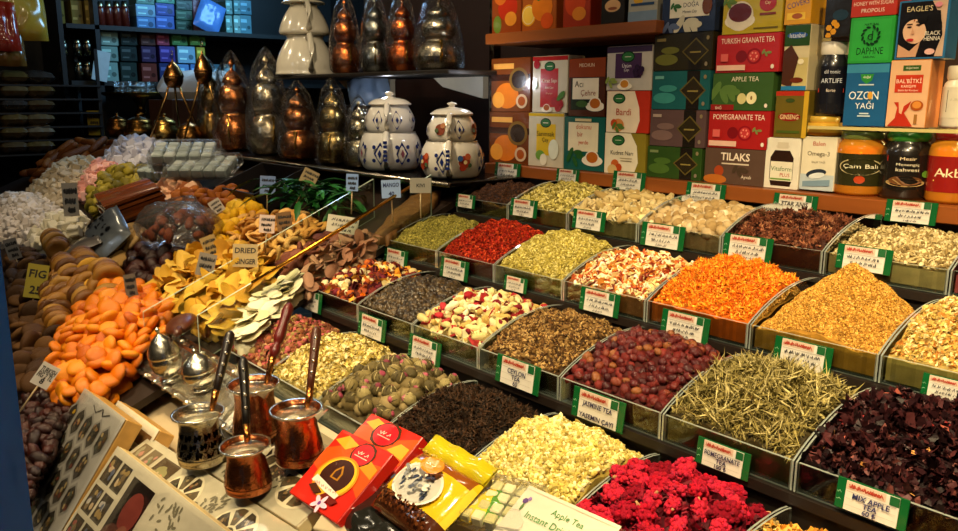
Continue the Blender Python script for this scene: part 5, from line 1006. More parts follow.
def wrapped_pot(label, px, yb, yt, wpx, col, shelf, Y=None, handle=True, accent=None):
    Z = (TZ if shelf == 0 else UZ2)+.001; Y = Y or (1.60 if shelf == 0 else 1.72)
    P = atY(px, yb, Y); d = depth(P); hh = (yb-yt)/FPX*d*.95; r = wpx/FPX*d/2*.98
    t = thing('copper_teapot', label, 'teapot', T(P.x, Y, Z) @ RZ(random.uniform(20, 80)), 'plastic wrapped metal teapots')
    ac = accent or col; h1 = hh*.40
    lp = smoothprof([(0, .002), (r*.7, 0), (r*.92, h1*.12), (r, h1*.42), (r*.86, h1*.74), (r*.6, h1*.92), (r*.62, h1)])
    mb = MB(); mb.lathe(lp, 26, col); mb.lathe([(r*1.005, h1*.38), (r*1.02, h1*.42), (r*1.005, h1*.46)], 26, ac); mb.build('kettle', METAL, t)
    r2 = r*.78; h2 = hh*.28
    up_ = [(a, z+h1) for a, z in smoothprof([(r2*.75, 0), (r2*.9, h2*.1), (r2, h2*.42), (r2*.84, h2*.76), (r2*.55, h2*.95), (r2*.57, h2)])]
    mb = MB(); mb.lathe(up_, 26, ac); mb.build('brewing_pot', METAL, t)
    z = h1+h2; lh = hh*.24; mb = MB(); mb.lathe([(a, z+b) for a, b in smoothprof([(r2*.66, 0), (r2*.62, lh*.18), (r2*.34, lh*.42), (r2*.12, lh*.55), (r2*.1, lh*.68), (r2*.2, lh*.8), (0, lh)])], 22, col); mb.build('lid', METAL, t)
    mb = MB(); mb.tube([(0, -r*.7, h1*.86), (0, -r*1.15, h1*.9), (0, -r*1.2, h1*.45), (0, -r*.95, h1*.25)], r*.07, 7, '#c9a24a'); mb.build('handle', SMOOTHMETAL, t)
    mb = MB(); mb.tube([(0, r*.85, h1*.4), (0, r*1.12, h1*.7), (0, r*1.2, h1*1.02)], [r*.16, r*.1, r*.07], 8, col); mb.build('spout', METAL, t)
    # the clear wrap, gathered at the top
    def fn(d): return 1+.07*mnoise.noise(Vector(d)*3+Vector((px, 0, 0)))+.05*math.sin(7*math.atan2(d.y, d.x)+px)*max(0, d.z)
    mb = MB(); n = 26; prof = [(r*.9, .004), (r*1.12, hh*.06), (r*1.16, hh*.2), (r*1.06, hh*.42), (r*.90, hh*.62), (r*.66, hh*.82), (r*.24, hh*.96), (r*.05, hh*1.0)]
    mb.lathe(prof, n, '#ffffff'); mb.v = [tuple(Vector(v)*1.0+Vector((v[0], v[1], 0))*(fn(Vector((v[0], v[1], v[2]-hh*.3)).normalized())-1)) for v in mb.v]; mb.build('clear_wrap', WRAP, t)
    return t
CU = '#c06a34'; SI_ = '#a8a090'; CB = '#b8703c'; BR_ = '#b08a44'
wrapped_pot('wrapped copper teapot beside the cream porcelain one on the upper shelf', 346, 69, -14, 29, CU, 1)
wrapped_pot('wrapped silver teapot with blue glint on the upper shelf', 376, 69, -14, 29, '#8a8a80', 1)
wrapped_pot('wrapped copper teapot between the two silver ones on the upper shelf', 403, 69, -14, 31, '#c2622c', 1)
wrapped_pot('largest wrapped silver teapot at the end of the upper shelf', 439, 70, -12, 46, '#a59c88', 1)
wrapped_pot('tall wrapped copper teapot left of the silver one on the lower shelf', 236, 152, 50, 38, CB, 0, 1.62)
wrapped_pot('wrapped silver teapot with round belly beside the tall copper one', 270, 158, 48, 40, '#a89a80', 0, 1.62)
wrapped_pot('wrapped copper teapot with a pointed top below the cream porcelain', 300, 164, 82, 38, '#a86838', 0, 1.58)
wrapped_pot('wrapped brass teapot left of the smallest one', 334, 167, 78, 33, '#a8905c', 0, 1.58)
wrapped_pot('smallest wrapped silver teapot beside the blue and white porcelain', 360, 171, 96, 28, '#a89c80', 0, 1.57)
wrapped_pot('dim wrapped brass teapot behind the tall copper one', 214, 146, 58, 26, '#8a6a38', 0, 1.72)
# copper burners on legs and a stand of tea glasses
def burner(label, px, yb, yt, wpx):
    P = atZ(px, yb, TZ); P = atY(px, yb, 1.66); d = depth(P); hh = (yb-yt)/FPX*d; r = wpx/FPX*d/2
    t = thing('incense_burner', label, 'incense burner', T(P.x, 1.66, TZ+.001))
    mb = MB(); mb.lathe(smoothprof([(0, hh*.76), (r*.40, hh*.76), (r*.42, hh*.80), (r*.26, hh*.89), (r*.08, hh*.94), (r*.05, hh*.96), (0, hh)]), 20, '#b87f44'); mb.build('lid', METAL, t)
    mb = MB(); mb.lathe(smoothprof([(0, hh*.64), (r*.24, hh*.65), (r*.38, hh*.70), (r*.42, hh*.76), (r*.38, hh*.755)]), 20, '#9a6a3a'); mb.build('bowl', METAL, t)
    for k in range(3):
        a = 2*PI*k/3+.6; mb = MB(); mb.tube([(r*.25*math.cos(a), r*.25*math.sin(a), hh*.68), (r*.4*math.cos(a), r*.4*math.sin(a), hh*.55), (r*1.35*math.cos(a), r*1.35*math.sin(a), .004)], .006, 7, '#c09050'); mb.build('leg', SMOOTHMETAL, t)
    mb = MB(); mb.tube([(.012*math.cos(2*PI*k/14), 0, hh*1.02+.012+.012*math.sin(2*PI*k/14)) for k in range(15)], .002, 5, '#c9b080'); mb.build('ring', SMOOTHMETAL, t)
burner('copper incense burner on three legs at the left of the teapot shelf', 178, 140, 57, 44)
burner('copper incense burner with a ring top left of the tall copper teapot', 208, 146, 52, 40)
# brass tray with tea glasses
P = atY(140, 95, 1.9); tr = thing('brass_tray', 'round brass tray of tea glasses on a column', 'tray', T(P.x, 1.9, TZ+.001)); th = P.z-TZ
mb = MB(); mb.lathe(smoothprof([(0, th-.01), (.18, th-.008), (.24, th+.015), (.25, th+.012), (.19, th-.016), (0, th-.02)]), 30, '#a8803c'); mb.build('dish', METAL, tr)
mb = MB(); mb.lathe(smoothprof([(.12, 0), (.10, .02), (.03, th*.3), (.045, th*.5), (.025, th*.7), (.06, th-.018)]), 20, '#8a642e'); mb.build('column', METAL, tr)
mb = MB(); gp = smoothprof([(0, .003), (.022, 0), (.026, .02), (.02, .05), (.03, .085)]); mb.lathe(gp, 16, '#e6e6e6'); gme = proto_mesh(mb, 'tea_glass', WRAP)
mb = MB(); mb.lathe(smoothprof([(0, .001), (.038, .002), (.042, .008)]), 16, '#c9c4b8'); sme = proto_mesh(mb, 'saucer', SMOOTHMETAL)
for i, (dx, dy) in enumerate([(-.13, -.05), (-.06, -.12), (.03, -.13), (.12, -.08), (-.05, .02), (.06, .02), (.15, .03), (-.14, .06)]):
    g = link('tea_glass', None, None, T(P.x+dx, 1.9+dy, TZ+th-.001), 'small clear tea glass on the brass tray', 'tea glass', 'tea glasses on the brass tray'); link('glass', gme, g, T(0, 0, .003)); link('saucer', sme, g)
for i, (x, yb, yt, wpx, c, lab) in enumerate([(166, 141, 112, 26, '#b08a44', 'squat brass pot with a lid under the three legged burner'), (190, 144, 118, 24, '#a8783c', 'small brass pot between the two burners'), (140, 136, 110, 30, '#96682e', 'squat brass pot below the tray of tea glasses'), (118, 132, 108, 22, '#8a5a2a', 'small dim brass pot at the far end of the teapot shelf')]):
    P = atY(x, yb, 1.60); d = depth(P); hh = (yb-yt)/FPX*d; r = wpx/FPX*d/2; t = thing('brass_pot', lab, 'pot', T(P.x, 1.60, TZ+.001))
    mb = MB(); mb.lathe(smoothprof([(0, .001), (r*.7, 0), (r*.98, hh*.22), (r, hh*.4), (r*.8, hh*.62), (r*.82, hh*.66)]), 22, c); mb.build('body', METAL, t)
    mb = MB(); mb.lathe(smoothprof([(r*.84, hh*.66), (r*.7, hh*.76), (r*.25, hh*.86), (r*.1, hh*.9), (r*.14, hh*.96), (0, hh)]), 20, c); mb.build('lid', METAL, t)
# pale blue carrier bag behind the small teapot and paper bags
mb = pillow(.17, .13, .07, '#9fb8d8', 8, 14, crease=.3); P = atY(369, 91, 1.80); tag(mb.build('plastic_bag', GLOSS, None, T(P) @ RZ(40) @ RX(70) @ RZ(15)), 'crumpled pale blue plastic bag behind the small wrapped teapot', 'plastic bag')
board('wooden_block', P.x-.1, P.x+.1, 1.74, 1.82, TZ+.001, P.z-.055, 'dark wooden block under the pale blue plastic bag', 'block', DARK, '#1c130d')
# ------------------------------------------------------------------ shop behind
def structure(name, x0, y0, z0, x1, y1, z1, col, mtl=DARK):
    mb = MB(); mb.box(x0, y0, z0, x1, y1, z1, col); return tag(mb.build(name, mtl), kind='structure')
structure('wall_back', -3.3, 2.125, 0, .9, 2.19, 2.9, '#1e0906')
structure('wall_left', -6.62, -.6, 0, -6.55, 5.6, 2.9, '#141110')
structure('wall_far', -6.6, 5.55, 0, .9, 5.62, 2.9, '#14100e')
structure('floor', -6.6, -1.6, -.05, 1.6, 5.6, 0, '#3a332c')
structure('ceiling', -6.6, -1.6, 2.9, 1.6, 5.6, 2.95, '#2a2420')
BXX = -6.15
def bshelf(y0, y1, z, label):
    mb = MB(); mb.box(-6.54, y0, z-.03, -6.05, y1, z, '#15110e'); tag(mb.build('wall_shelf', DARK), label, 'shelf')
zs = [atX(150, 29, BXX).z, atX(150, 82, BXX).z]
bshelf(1.55, 3.9, zs[0], 'upper dark wall shelf of blue tea boxes in the shop behind'); bshelf(1.55, 3.9, zs[1], 'lower dark wall shelf of tea boxes in the shop behind'); bshelf(1.2, 2.3, atX(150, 138, BXX).z, 'lowest dark wall shelf in the shop behind')
for yy, lb in ((1.53, 'dark post at the near end of the wall shelves'), (atX(98, 60, BXX).y, 'dark post between the jars and the tea boxes on the wall shelves'), (3.9, 'dark post at the far end of the wall shelves')):
    mb = MB(); mb.box(-6.54, yy-.03, 0, -6.05, yy, 2.6, '#100d0b'); tag(mb.build('shelf_post', DARK), lb, 'post')
FAR = [(136, 4, 156, 16, '#7fb0cf'), (156, 3, 175, 15, '#3a4a9a'), (137, 16.5, 156, 28, '#5a8ac2'), (156, 15.5, 175, 28, '#4a6ab8'), (136, -10, 155, 3.5, '#5a8a7a'), (156, -10, 175, 2.5, '#4a9a7a'), (176, 20, 193, 28, '#2f4a3a'), (176, 10, 193, 19.5, '#3a5a44'), (176, 0, 193, 9.5, '#2c443a'), (194, 0, 205, 28, '#8a6a78'), (226, 0, 233, 14, '#6a9a98'), (226, 15, 233, 29, '#7aa8a0'), (234, 0, 241, 14, '#5a8a8c'), (234, 15, 241, 29, '#86b0aa'),
       (101, 62, 119, 76, '#8aa89c'), (101, 46, 119, 61, '#7a9a90'), (101, 31, 119, 45, '#8fb0a4'), (121, 31, 138, 45, '#22302c'), (121, 46, 138, 61, '#1f2c2a'), (121, 62, 138, 77, '#24342f'), (141, 33, 156, 45, '#5a3a34'), (157, 33, 170, 45, '#a84a62'), (172, 32, 188, 45, '#5a9a5a'), (190, 32, 206, 45, '#6aa04a'), (142, 46, 157, 62, '#3a2a4a'), (160, 46, 176, 62, '#4a3a86'), (178, 46, 196, 63, '#8ab8d0'), (197, 47, 206, 63, '#b8a83a'), (142, 63, 158, 79, '#6b3026'), (160, 63, 176, 79, '#2f3a6a'), (178, 64, 190, 80, '#6a9ad0'), (191, 64, 204, 80, '#5a86c0'),
       (210, 64, 222, 80, '#4a6a74'), (224, 64, 236, 80, '#5a7a80'), (240, 0, 252, 14, '#4a7a8a'), (240, 15, 252, 29, '#5a8a96'), (56, 0, 66, 24, '#7a6a2c'), (72, 0, 84, 24, '#8a7430'), (86, 0, 92, 24, '#a08a3c')]
for i, (x0, y0, x1, y1, c) in enumerate(FAR):
    base = zs[0] if y1 < 31 else zs[1]
    a = atX(x0, y1, BXX); b = atX(x1, y1, BXX); top = atX((x0+x1)/2, y0, BXX); lo = a.z if abs(a.z-base) > .05 else base+.001
    w = b.y-a.y; hh = top.z-lo; colword = 'pale blue' if c in ('#7fb0cf', '#8ab8d0') else None
    row = 'upper' if y1 < 31 else 'lower'; t = thing('small_tea_box', 'small tea box on the %s wall shelf in the shop behind' % row, 'tea box', T(BXX, a.y, lo) @ RZ(90), 'tea boxes on the %s wall shelf' % row)
    mb = MB(); mb.box(.002, 0, 0, w-.002, .16, hh-.003, c, b=.003); F = Face(mb, RX(90), w, hh)
    lc = tuple(min(1, q*2.2+.05) for q in h(c)); F.rect(.1, .6, .6, .78, lc); F.ell(.74, .36, .14, .14, tuple(q*.4 for q in h(c))); F.rect(.12, .2, .5, .3, lc); mb.build('printed_carton', GLOSS, t)
# bottles, jars, bags of the shop behind
def far_jar(px, yb, yt, wpx, col, label, group, mtl=GLOSS, xx=BXX+.05, lid='#b0a888'):
    P = atX(px, yb, xx); d = depth(P); hh = (yb-yt)/FPX*d; r = wpx/FPX*d/2
    t = thing('glass_bottle' if mtl is GLOSS else 'metal_canister', label, 'jar', T(P), group); mb = MB(); mb.lathe([(0, 0), (r, 0), (r, hh*.7), (r*.8, hh*.8), (0, hh*.8)], 14, col); mb.build('body', mtl, t)
    mb = MB(); mb.lathe([(r*.7, hh*.78), (r*.72, hh*.98), (0, hh)], 14, lid); mb.build('lid', SMOOTHMETAL, t)
for x in (102, 110, 118, 126): far_jar(x, 28.5, 2, 8, '#5a1f14', 'dark red bottle on the upper wall shelf', 'red bottles on the wall shelf')
for x in (64, 78, 88): far_jar(x, 56, 40, 9, '#6a655a', 'grey metal canister in the dark rack by the wall shelves, upper row', 'upper metal canisters', SMOOTHMETAL)
for x in (64, 80, 89): far_jar(x, 80, 62, 9, '#7a7466', 'grey metal canister in the dark rack by the wall shelves, lower row', 'lower metal canisters', SMOOTHMETAL)
PK = ['#4a3820', '#5a482c', '#3a2c16', '#6a5840', '#332c26', '#54401e']
rows = [(0, 78, 44, 9), (0, 92, 40, 10), (0, 106, 48, 10), (0, 120, 50, 10), (0, 133, 46, 10), (0, 147, 42, 10)]
mb = MB()
rk = thing('package_rack', 'dark rack of long wrapped packages at the left edge', 'rack', T(-5.9, 1.2, 0))
for i, (x0, yc, x1, hpx) in enumerate(rows):
    z = atX(20, yc+6.2, -5.75).z; mb = MB(); mb.box(-.25, -.3, z-.012, .25, .42, z-.001, '#120e0b'); mb.build('rack_shelf', DARK, rk)
for sx in (-.24, .22):
    for sy in (-.29, .40): mb = MB(); mb.box(sx, sy, 0, sx+.02, sy+.02, 1.75, '#120e0b'); mb.build('post', DARK, rk)
for i, (x0, yc, x1, hpx) in enumerate(rows):
    for j in range(2):
        a = atX(x0-6+j*26, yc, -5.72); d = depth(a); w = 27/FPX*d; hh = hpx/FPX*d; z = atX(20, yc+6.2, -5.75).z
        mb = pillow(w, .3, hh*1.5, random.choice(PK), i*2+j, 16, crease=.16); mb.v = [(x*1., y, zz) for x, y, zz in mb.v]
        tag(mb.build('wrapped_package', PACK, None, T(-5.78, a.y+w*.5+.02, z+hh*.75) @ RZ(90)), 'long shiny wrapped package on the dark rack at the left edge', 'package', 'wrapped packages on the dark rack')
P = atX(18, 12, -5.6); mb = pillow(.30, .34, .14, '#a8862a', 4, 12, crease=.3); tag(mb.build('yellow_bag', GLOSS, None, T(P) @ RZ(90) @ RX(80)), 'crumpled yellow bag hanging at the upper left corner', 'bag')
P = atX(3, 26, -5.5); mb = pillow(.16, .3, .1, '#8c2414', 6, 12, crease=.3); tag(mb.build('red_bag', GLOSS, None, T(P) @ RZ(90) @ RX(75)), 'red bag hanging under the yellow one at the left edge', 'bag')
P = atX(5, 43, -5.56); mb = pillow(.2, .28, .1, '#6a4a1c', 9, 12, crease=.3); tag(mb.build('brown_bag', GLOSS, None, T(P) @ RZ(90) @ RX(75)), 'brown paper bag hanging under the red bag', 'bag')
mb = MB(); P = atX(18, 0, -5.55); mb.box(-5.62, atX(-20, 0, -5.55).y, P.z+.06, -5.58, atX(48, 0, -5.55).y, P.z+.09, '#2a2420'); tag(mb.build('hanging_rail', DARK), 'dark rail from which the yellow and red bags hang', 'rail')
P = atX(215, 16, -6.0); P.z = zs[0]+.112; P.x = -6.095; mb = pillow(.2, .24, .05, '#5a8ad0', 2, 12, crease=.25); tag(mb.build('blue_paper_bag', GLOSS, None, T(P) @ RZ(90) @ RX(80) @ RZ(-25)), 'tilted blue paper bag in front of the wall shelves', 'paper bag')
P = atX(101, 66, -6.0); mb = MB(); mb.box(-.004, -.05, -.1, .004, .05, .1, '#b8c4c4'); tag(mb.build('shelf_sign', MATTE, None, T(P) @ RX(-12)), 'pale tilted paper sign on the post of the wall shelves', 'sign')
P = atY(96, 126, 1.60); mb = MB(); mb.box(-.05, -.004, -.06, .05, .004, .1, '#c9a81c'); F = Face(mb, T(-.05, -.004, -.06) @ RX(90), .1, .16); F.scribble(.15, .85, .75, .16, '#4a3a10', 2); F.scribble(.15, .85, .5, .16, '#4a3a10', 6); tag(mb.build('yellow_sign', MATTE, None, T(P) @ RZ(55)), 'small yellow price sign behind the sweets', 'price sign')
# things between the shop shelves and the counter: pale sacks in the middle distance
P = atX(200, 88, -5.0); mb = pillow(.5, .3, .18, '#b8b4ac', 11, 14, crease=.3); tag(mb.build('white_sack', MATTE, None, T(P) @ RZ(70) @ RX(10)), 'crumpled white sack behind the incense burners', 'sack')
board('wooden_crate', P.x-.2, P.x+.2, P.y-.25, P.y+.25, 0, P.z-.07, 'dark wooden chest under the crumpled white sack', 'chest', DARK, '#4a2a18')
# blue post at the left edge
Pp = atD(20, 400, .8); post = thing('blue_post', 'blue painted post at the left edge of the stall', 'post', T(Pp.x, Pp.y, 0))
wd = .05; ex = atD(22, 400, .8); mb = MB(); mb.box(-.10, -.08, .012, .0, .0, 2.5, '#0a6cf5', b=.003); o_ = mb.build('shaft', mat('blue_enamel', .55, spec=.15, noise_amt=.12, noise_scale=7, bump=.1, bump_scale=10), post, RZ(48)); mb = MB(); mb.box(-.13, -.11, 0, .03, .03, .012, '#0a6cf5', b=.002); mb.build('foot_plate', PAINT, post, RZ(48))
# ------------------------------------------------------------------ front ledge: gift boxes, coffee pots, packets
lg = thing('front_ledge', 'sloping wooden ledge in front of the tea bins under the coffee pots', 'ledge', T(-1.1, .6, .7))
def qz(y): return QZ+QS*(y-QY)
mb = MB(); V = [(x, y, qz(y)-.062-d) for d in (.018, 0) for y in (.43, .772) for x in (-2.2, .2)]
mb.add(V, [(0, 2, 3, 1), (4, 5, 7, 6), (0, 1, 5, 4), (2, 6, 7, 3), (0, 4, 6, 2), (1, 3, 7, 5)], '#b8a684'); mb.build('ledge_board', PAINT, lg, T(1.1, -.6, -.7))
mb = MB(); mb.box(-1.9, .44, 0, .2, .46, qz(.44)-.085, '#241811'); mb.build('front_board', DARK, lg, T(1.1, -.6, -.7))
mb = MB(); V = [(x, y, z) for z in (.745, .785) for y in (.758, .779) for x in (-1.895, .2)]; mb.add(V, [(0, 2, 3, 1), (4, 5, 7, 6), (0, 1, 5, 4), (2, 6, 7, 3), (0, 4, 6, 2), (1, 3, 7, 5)], '#cfc2a2'); mb.build('ledge_lip', PAINT, lg, T(1.1, -.6, -.7))
def plane_frame(anchor, lift, ang, tl, tr, bl, twist=0.):
    """frame of a panel lying on a plane that leans back by ang degrees; x across, y up the slope, z out of the face; origin lower left"""
    p0 = atQ(anchor[0], anchor[1], lift); a = math.radians(ang); n = Vector((math.sin(math.radians(twist))*math.sin(a), -math.sin(a)*math.cos(math.radians(twist)), math.cos(a)))
    A, B, Cc = (atP(q[0], q[1], p0, n) for q in (tl, tr, bl))
    ex = (B-A); w = ex.length; ex.normalize(); ey = A-Cc; ey = ey-ex*ey.dot(ex); hh = ey.length; ey.normalize(); nz = ex.cross(ey)
    return basis(A-ey*hh, ex, ey, nz), w, hh
PINE = '#c9a05a'
def gift_box(label, M, w, hh, th, cells, side, lid, sidemat=WOOD):
    """shallow box of sweets seen through a printed lid with clear windows; cells(F, w, hh) draws in metres from the top left corner"""
    t = thing('gift_box', label, 'gift box', M, None)
    mb = MB(); mb.box(0, 0, -th, w, hh, -.002, side, b=.002); mb.build('box_body', sidemat, t)
    mb = MB(); F = Face(mb, T(0, hh, 0), 1., 1.); F.poly([(0, -hh), (w, -hh), (w, 0), (0, 0)], lid); cells(F, w, hh); mb.build('printed_lid', GLOSS, t)
    mb = MB(); z = .0065; mb.add([(0.003, 0.003, z), (w-.003, 0.003, z), (w-.003, hh-.003, z), (0.003, hh-.003, z)], [(0, 1, 2, 3)], '#ffffff'); mb.build('clear_cover', COVER, t); return t
COVER = glassy('box_cover', (.97, .97, .97), 1.3, .12, .8, bump=.15, bscale=9)
def hexa(u, v, ru, rv): return [(u+ru*math.cos(math.radians(60*k+30)), v+rv*math.sin(math.radians(60*k+30))) for k in range(6)]
r_ = random.Random(4)
def nuts(F, u, v, ru, rv, cols, n=7):
    for _ in range(n): F.ell(u+r_.uniform(-.6, .6)*ru, v+r_.uniform(-.6, .6)*rv, min(ru, rv)*r_.uniform(.25, .42), min(ru, rv)*r_.uniform(.2, .34), r_.choice(cols), 8, r_.uniform(0, 180)); F.k -= .9
def cell(F, x0, d0, x1, d1, bg, cols, n=6):
    F.poly([(x0, -d1), (x1, -d1), (x1, -d0), (x0, -d0)], bg); F.k -= .8; nuts(F, (x0+x1)/2, -(d0+d1)/2, (x1-x0)/2, (d1-d0)/2, cols, n)
NUTC = ['#5a4828', '#7a623c', '#3c382a', '#8a6440', '#4a5040', '#6a382a', '#98855c']
def honeycomb(F, w, hh):
    p = w/5.1; rx = p*.56; ry = rx*1.35; nrow = int(hh/(ry*1.56))
    for j in range(nrow):
        F.k = 3
        for i in range(6):
            u = p*(.32+i)+(p/2 if j % 2 else 0)-p*.1; v = -(.035+ry*1.56*j)-ry*.8
            if u > w-rx*.7: continue
            F.poly(hexa(u, v, rx*.92, ry*.92), '#85827a'); F.k = 4; F.poly(hexa(u, v, rx*.74, ry*.74), '#2e2a22'); F.k = 5; nuts(F, u, v, rx*.62, ry*.7, NUTC+(['#b08a1c']*8 if (i, j) == (0, 0) else []), 7); F.k = 3
    F.k = 8
    F.scribble(.36*w, .8*w, -.02, .016, '#1c1a18', 5)
def fan(F, u, v, r, dark, pale):
    F.k = 4; F.ell(u, v, r*1.12, r*1.12, pale, 28)
    for k in range(8):
        F.k = 5
        a0 = 2*PI*k/8+.1; a1 = 2*PI*(k+1)/8-.1
        F.poly([(u+r*.34*math.cos(a0), v+r*.34*math.sin(a0)), (u+r*math.cos(a0), v+r*math.sin(a0)), (u+r*1.05*math.cos((a0+a1)/2), v+r*1.05*math.sin((a0+a1)/2)), (u+r*math.cos(a1), v+r*math.sin(a1)), (u+r*.34*math.cos(a1), v+r*.34*math.sin(a1))], dark if k % 2 else '#54472f')
        F.k = 6; nuts(F, u+r*.7*math.cos((a0+a1)/2), v+r*.7*math.sin((a0+a1)/2), r*.2, r*.2, NUTC, 4)
    F.k = 7; F.ell(u, v, r*.24, r*.24, '#4a3f2c')
def arabesque(F, x0, d0, x1, d1):
    F.k = 4
    for k in range(26):
        x = r_.uniform(x0, x1); d = r_.uniform(d0, d1); F.ell(x, -d, .006, .0025, '#6a6450', 7, r_.uniform(0, 180)); F.k -= .9
SWC = ['#7a3a34', '#a8a49c', '#b09a78', '#4c5468', '#8a7448', '#6b5a40', '#3a3228']
def squares(F, w, hh):
    F.w = F.h = 1.22
    p = .047
    for j in range(6):
        for i in range(2): F.k = 3; cell(F, .010+p*i, .014+p*1.12*j, .010+p*i+p*.82, .014+p*1.12*j+p*.95, '#3a342a', SWC, 8)
    F.k = 3; F.poly([(.112, -.165), (.198, -.165), (.198, -.02), (.112, -.02)], '#17100d'); F.k = 5; F.ell(.165, -.065, .030, .032, '#6b2f28', 16); F.k = 6; F.ell(.145, -.12, .033, .030, '#4a2c24', 16); F.k = 7; F.ell(.175, -.105, .02, .022, '#7a4a3a', 14)
    arabesque(F, .212, .015, .30, .06); fan(F, .285, -.135, .062, '#1e1812', '#c9c0a4'); F.k = 3; cell(F, .112, .18, .198, .27, '#2a231a', NUTC, 9); arabesque(F, .36, .02, .44, .08); fan(F, .45, -.12, .06, '#1e1812', '#c9c0a4')
def fans(F, w, hh):
    F.w = F.h = 1.15
    for i in range(2): F.k = 3; cell(F, .012+.042*i, .014, .046+.042*i, .062, '#6b5c44', ['#8a8468', '#a87868', '#6a7a5a'], 7)
    F.k = 3; cell(F, .10, .016, .165, .10, '#4a3a26', ['#c98a6a', '#8a8458', '#a8a07a', '#b86a5a', '#d9c0a0'], 12); arabesque(F, .28, .02, .33, .1)
    fan(F, .225, -.06, .046, '#33291c', '#d9cfae'); fan(F, .40, -.06, .046, '#33291c', '#d9cfae'); F.k = 3; cell(F, .012, .07, .085, .105, '#5a4a30', NUTC, 9); arabesque(F, .31, .01, .34, .1); arabesque(F, .47, .01, .55, .12)
def fans2(F, w, hh):
    for u in (.07, .2, .33): fan(F, u, -hh/2, .058, '#3a2f20', '#d9cfae')
    arabesque(F, .12, .01, .15, hh-.01); arabesque(F, .25, .01, .28, hh-.01)
def plain(F, w, hh): F.k = 3; cell(F, .012, .02, w-.012, .05, '#6a4a2a', NUTC, 9); F.k = 3; cell(F, .012, .065, w-.012, hh-.02, '#4a3a28', NUTC, 20)
M, w, hh = plane_frame((125, 418), .06, 54, (85, 388), (126, 419), (30, 480)); ext = hh*.35; MA = M @ T(0, -ext, 0); gift_box('gift box with a honeycomb of nut cells under its clear lid', MA, w, hh+ext, .042, honeycomb, '#c2964e', '#a09d94')
gift_box('pale wooden gift box leaning behind the honeycomb box', MA @ T(.058, .008, -.062), w*.92, hh+ext, .04, plain, '#c79a54', '#d6cdb4')
Mb, w, hh = plane_frame((150, 470), .035, 50, (118, 446), (224, 529), (70, 531)); gift_box('gift box of square cells and dark sweets leaning at the front', Mb @ T(0, hh-.28, 0), .52, .28, .028, squares, '#d6bd84', '#b5ae98', PAINT)
Mc, w, hh = plane_frame((224, 484), .0, 24, (150, 437), (224, 484), (110, 482)); gift_box('gift box of fan shaped cells under the front copper pot', Mc @ T(0, hh-.115, 0), .60, .115, .03, fans, '#d8caa0', '#b8b096', PAINT)
gift_box('gift box of fan shaped cells under the back copper pots', Mc @ T(.17, hh+.006, -.004), .40, .16, .03, fans2, '#d8caa0', '#b8b096', PAINT)
print('FRAMES', w, hh)
# silver tray with sugar bowls
Q = [atQ(125, 366, .012), atQ(236, 440, .012), atQ(275, 392, .012), atQ(166, 330, .012)]
c0 = sum(Q, Vector())/4; ex = ((Q[1]-Q[0])+(Q[2]-Q[3])).normalized(); nzv = QN; ey = nzv.cross(ex); Mt = basis(c0, ex, ey, nzv); Mi = Mt.inverted(); q2 = [Mi @ q for q in Q]
tray = thing('silver_tray', 'embossed rectangular silver tray holding the lidded sugar bowls', 'tray', Mt)
def quad_ring(s, z): return [(q.x*s, q.y*s, z) for q in q2]
mb = MB(); prev = None; V = []; F = []
for i, (s, z) in enumerate([(0.0, .0), (.70, .0), (.78, .006), (.84, .002), (.93, .004), (1., .014), (1.01, .010), (.93, -.002), (0.0, -.004)]): V += quad_ring(s, z)
for i in range(8):
    for k in range(4): F.append((i*4+k, i*4+(k+1) % 4, (i+1)*4+(k+1) % 4, (i+1)*4+k))
mb.add(V, F, '#d8d3c4')
for k in range(4):
    a, b = q2[k], q2[(k+1) % 4]
    for j in range(9): t = (j+.5)/9; p = (a+(b-a)*t)*.885; mb.ell((p.x, p.y, .003), (.010, .010, .005), 8, 4, '#c9c5b6')
mb.build('tray_plate', METAL, tray)
def sugar_bowl(label, px, py, ptop, wpx, lift=.014):
    P = atQ(px, py, lift); d = depth(P); r = wpx/FPX*d/2; hh = (py-ptop)/FPX*d
    t = thing('sugar_bowl', label, 'sugar bowl', T(P) @ RX(10))
    mb = MB(); mb.lathe(smoothprof([(0, .001), (r*.62, 0), (r*.66, hh*.05), (r*.5, hh*.1), (r*.85, hh*.22), (r, hh*.36), (r*.93, hh*.46)]), 26, '#b5b0a0'); mb.build('bowl', METAL, t)
    mb = MB(); mb.lathe(smoothprof([(r*.98, hh*.46), (r*1.02, hh*.5), (r*.88, hh*.62), (r*.56, hh*.76), (r*.22, hh*.84), (r*.1, hh*.88), (r*.16, hh*.94), (0, hh)]), 26, '#c4c0b0'); mb.build('lid', METAL, t); return t
sugar_bowl('taller domed silver sugar bowl on the embossed tray', 171, 380, 322, 31); sugar_bowl('lower silver sugar bowl beside the taller one on the tray', 204, 388, 344, 34); 
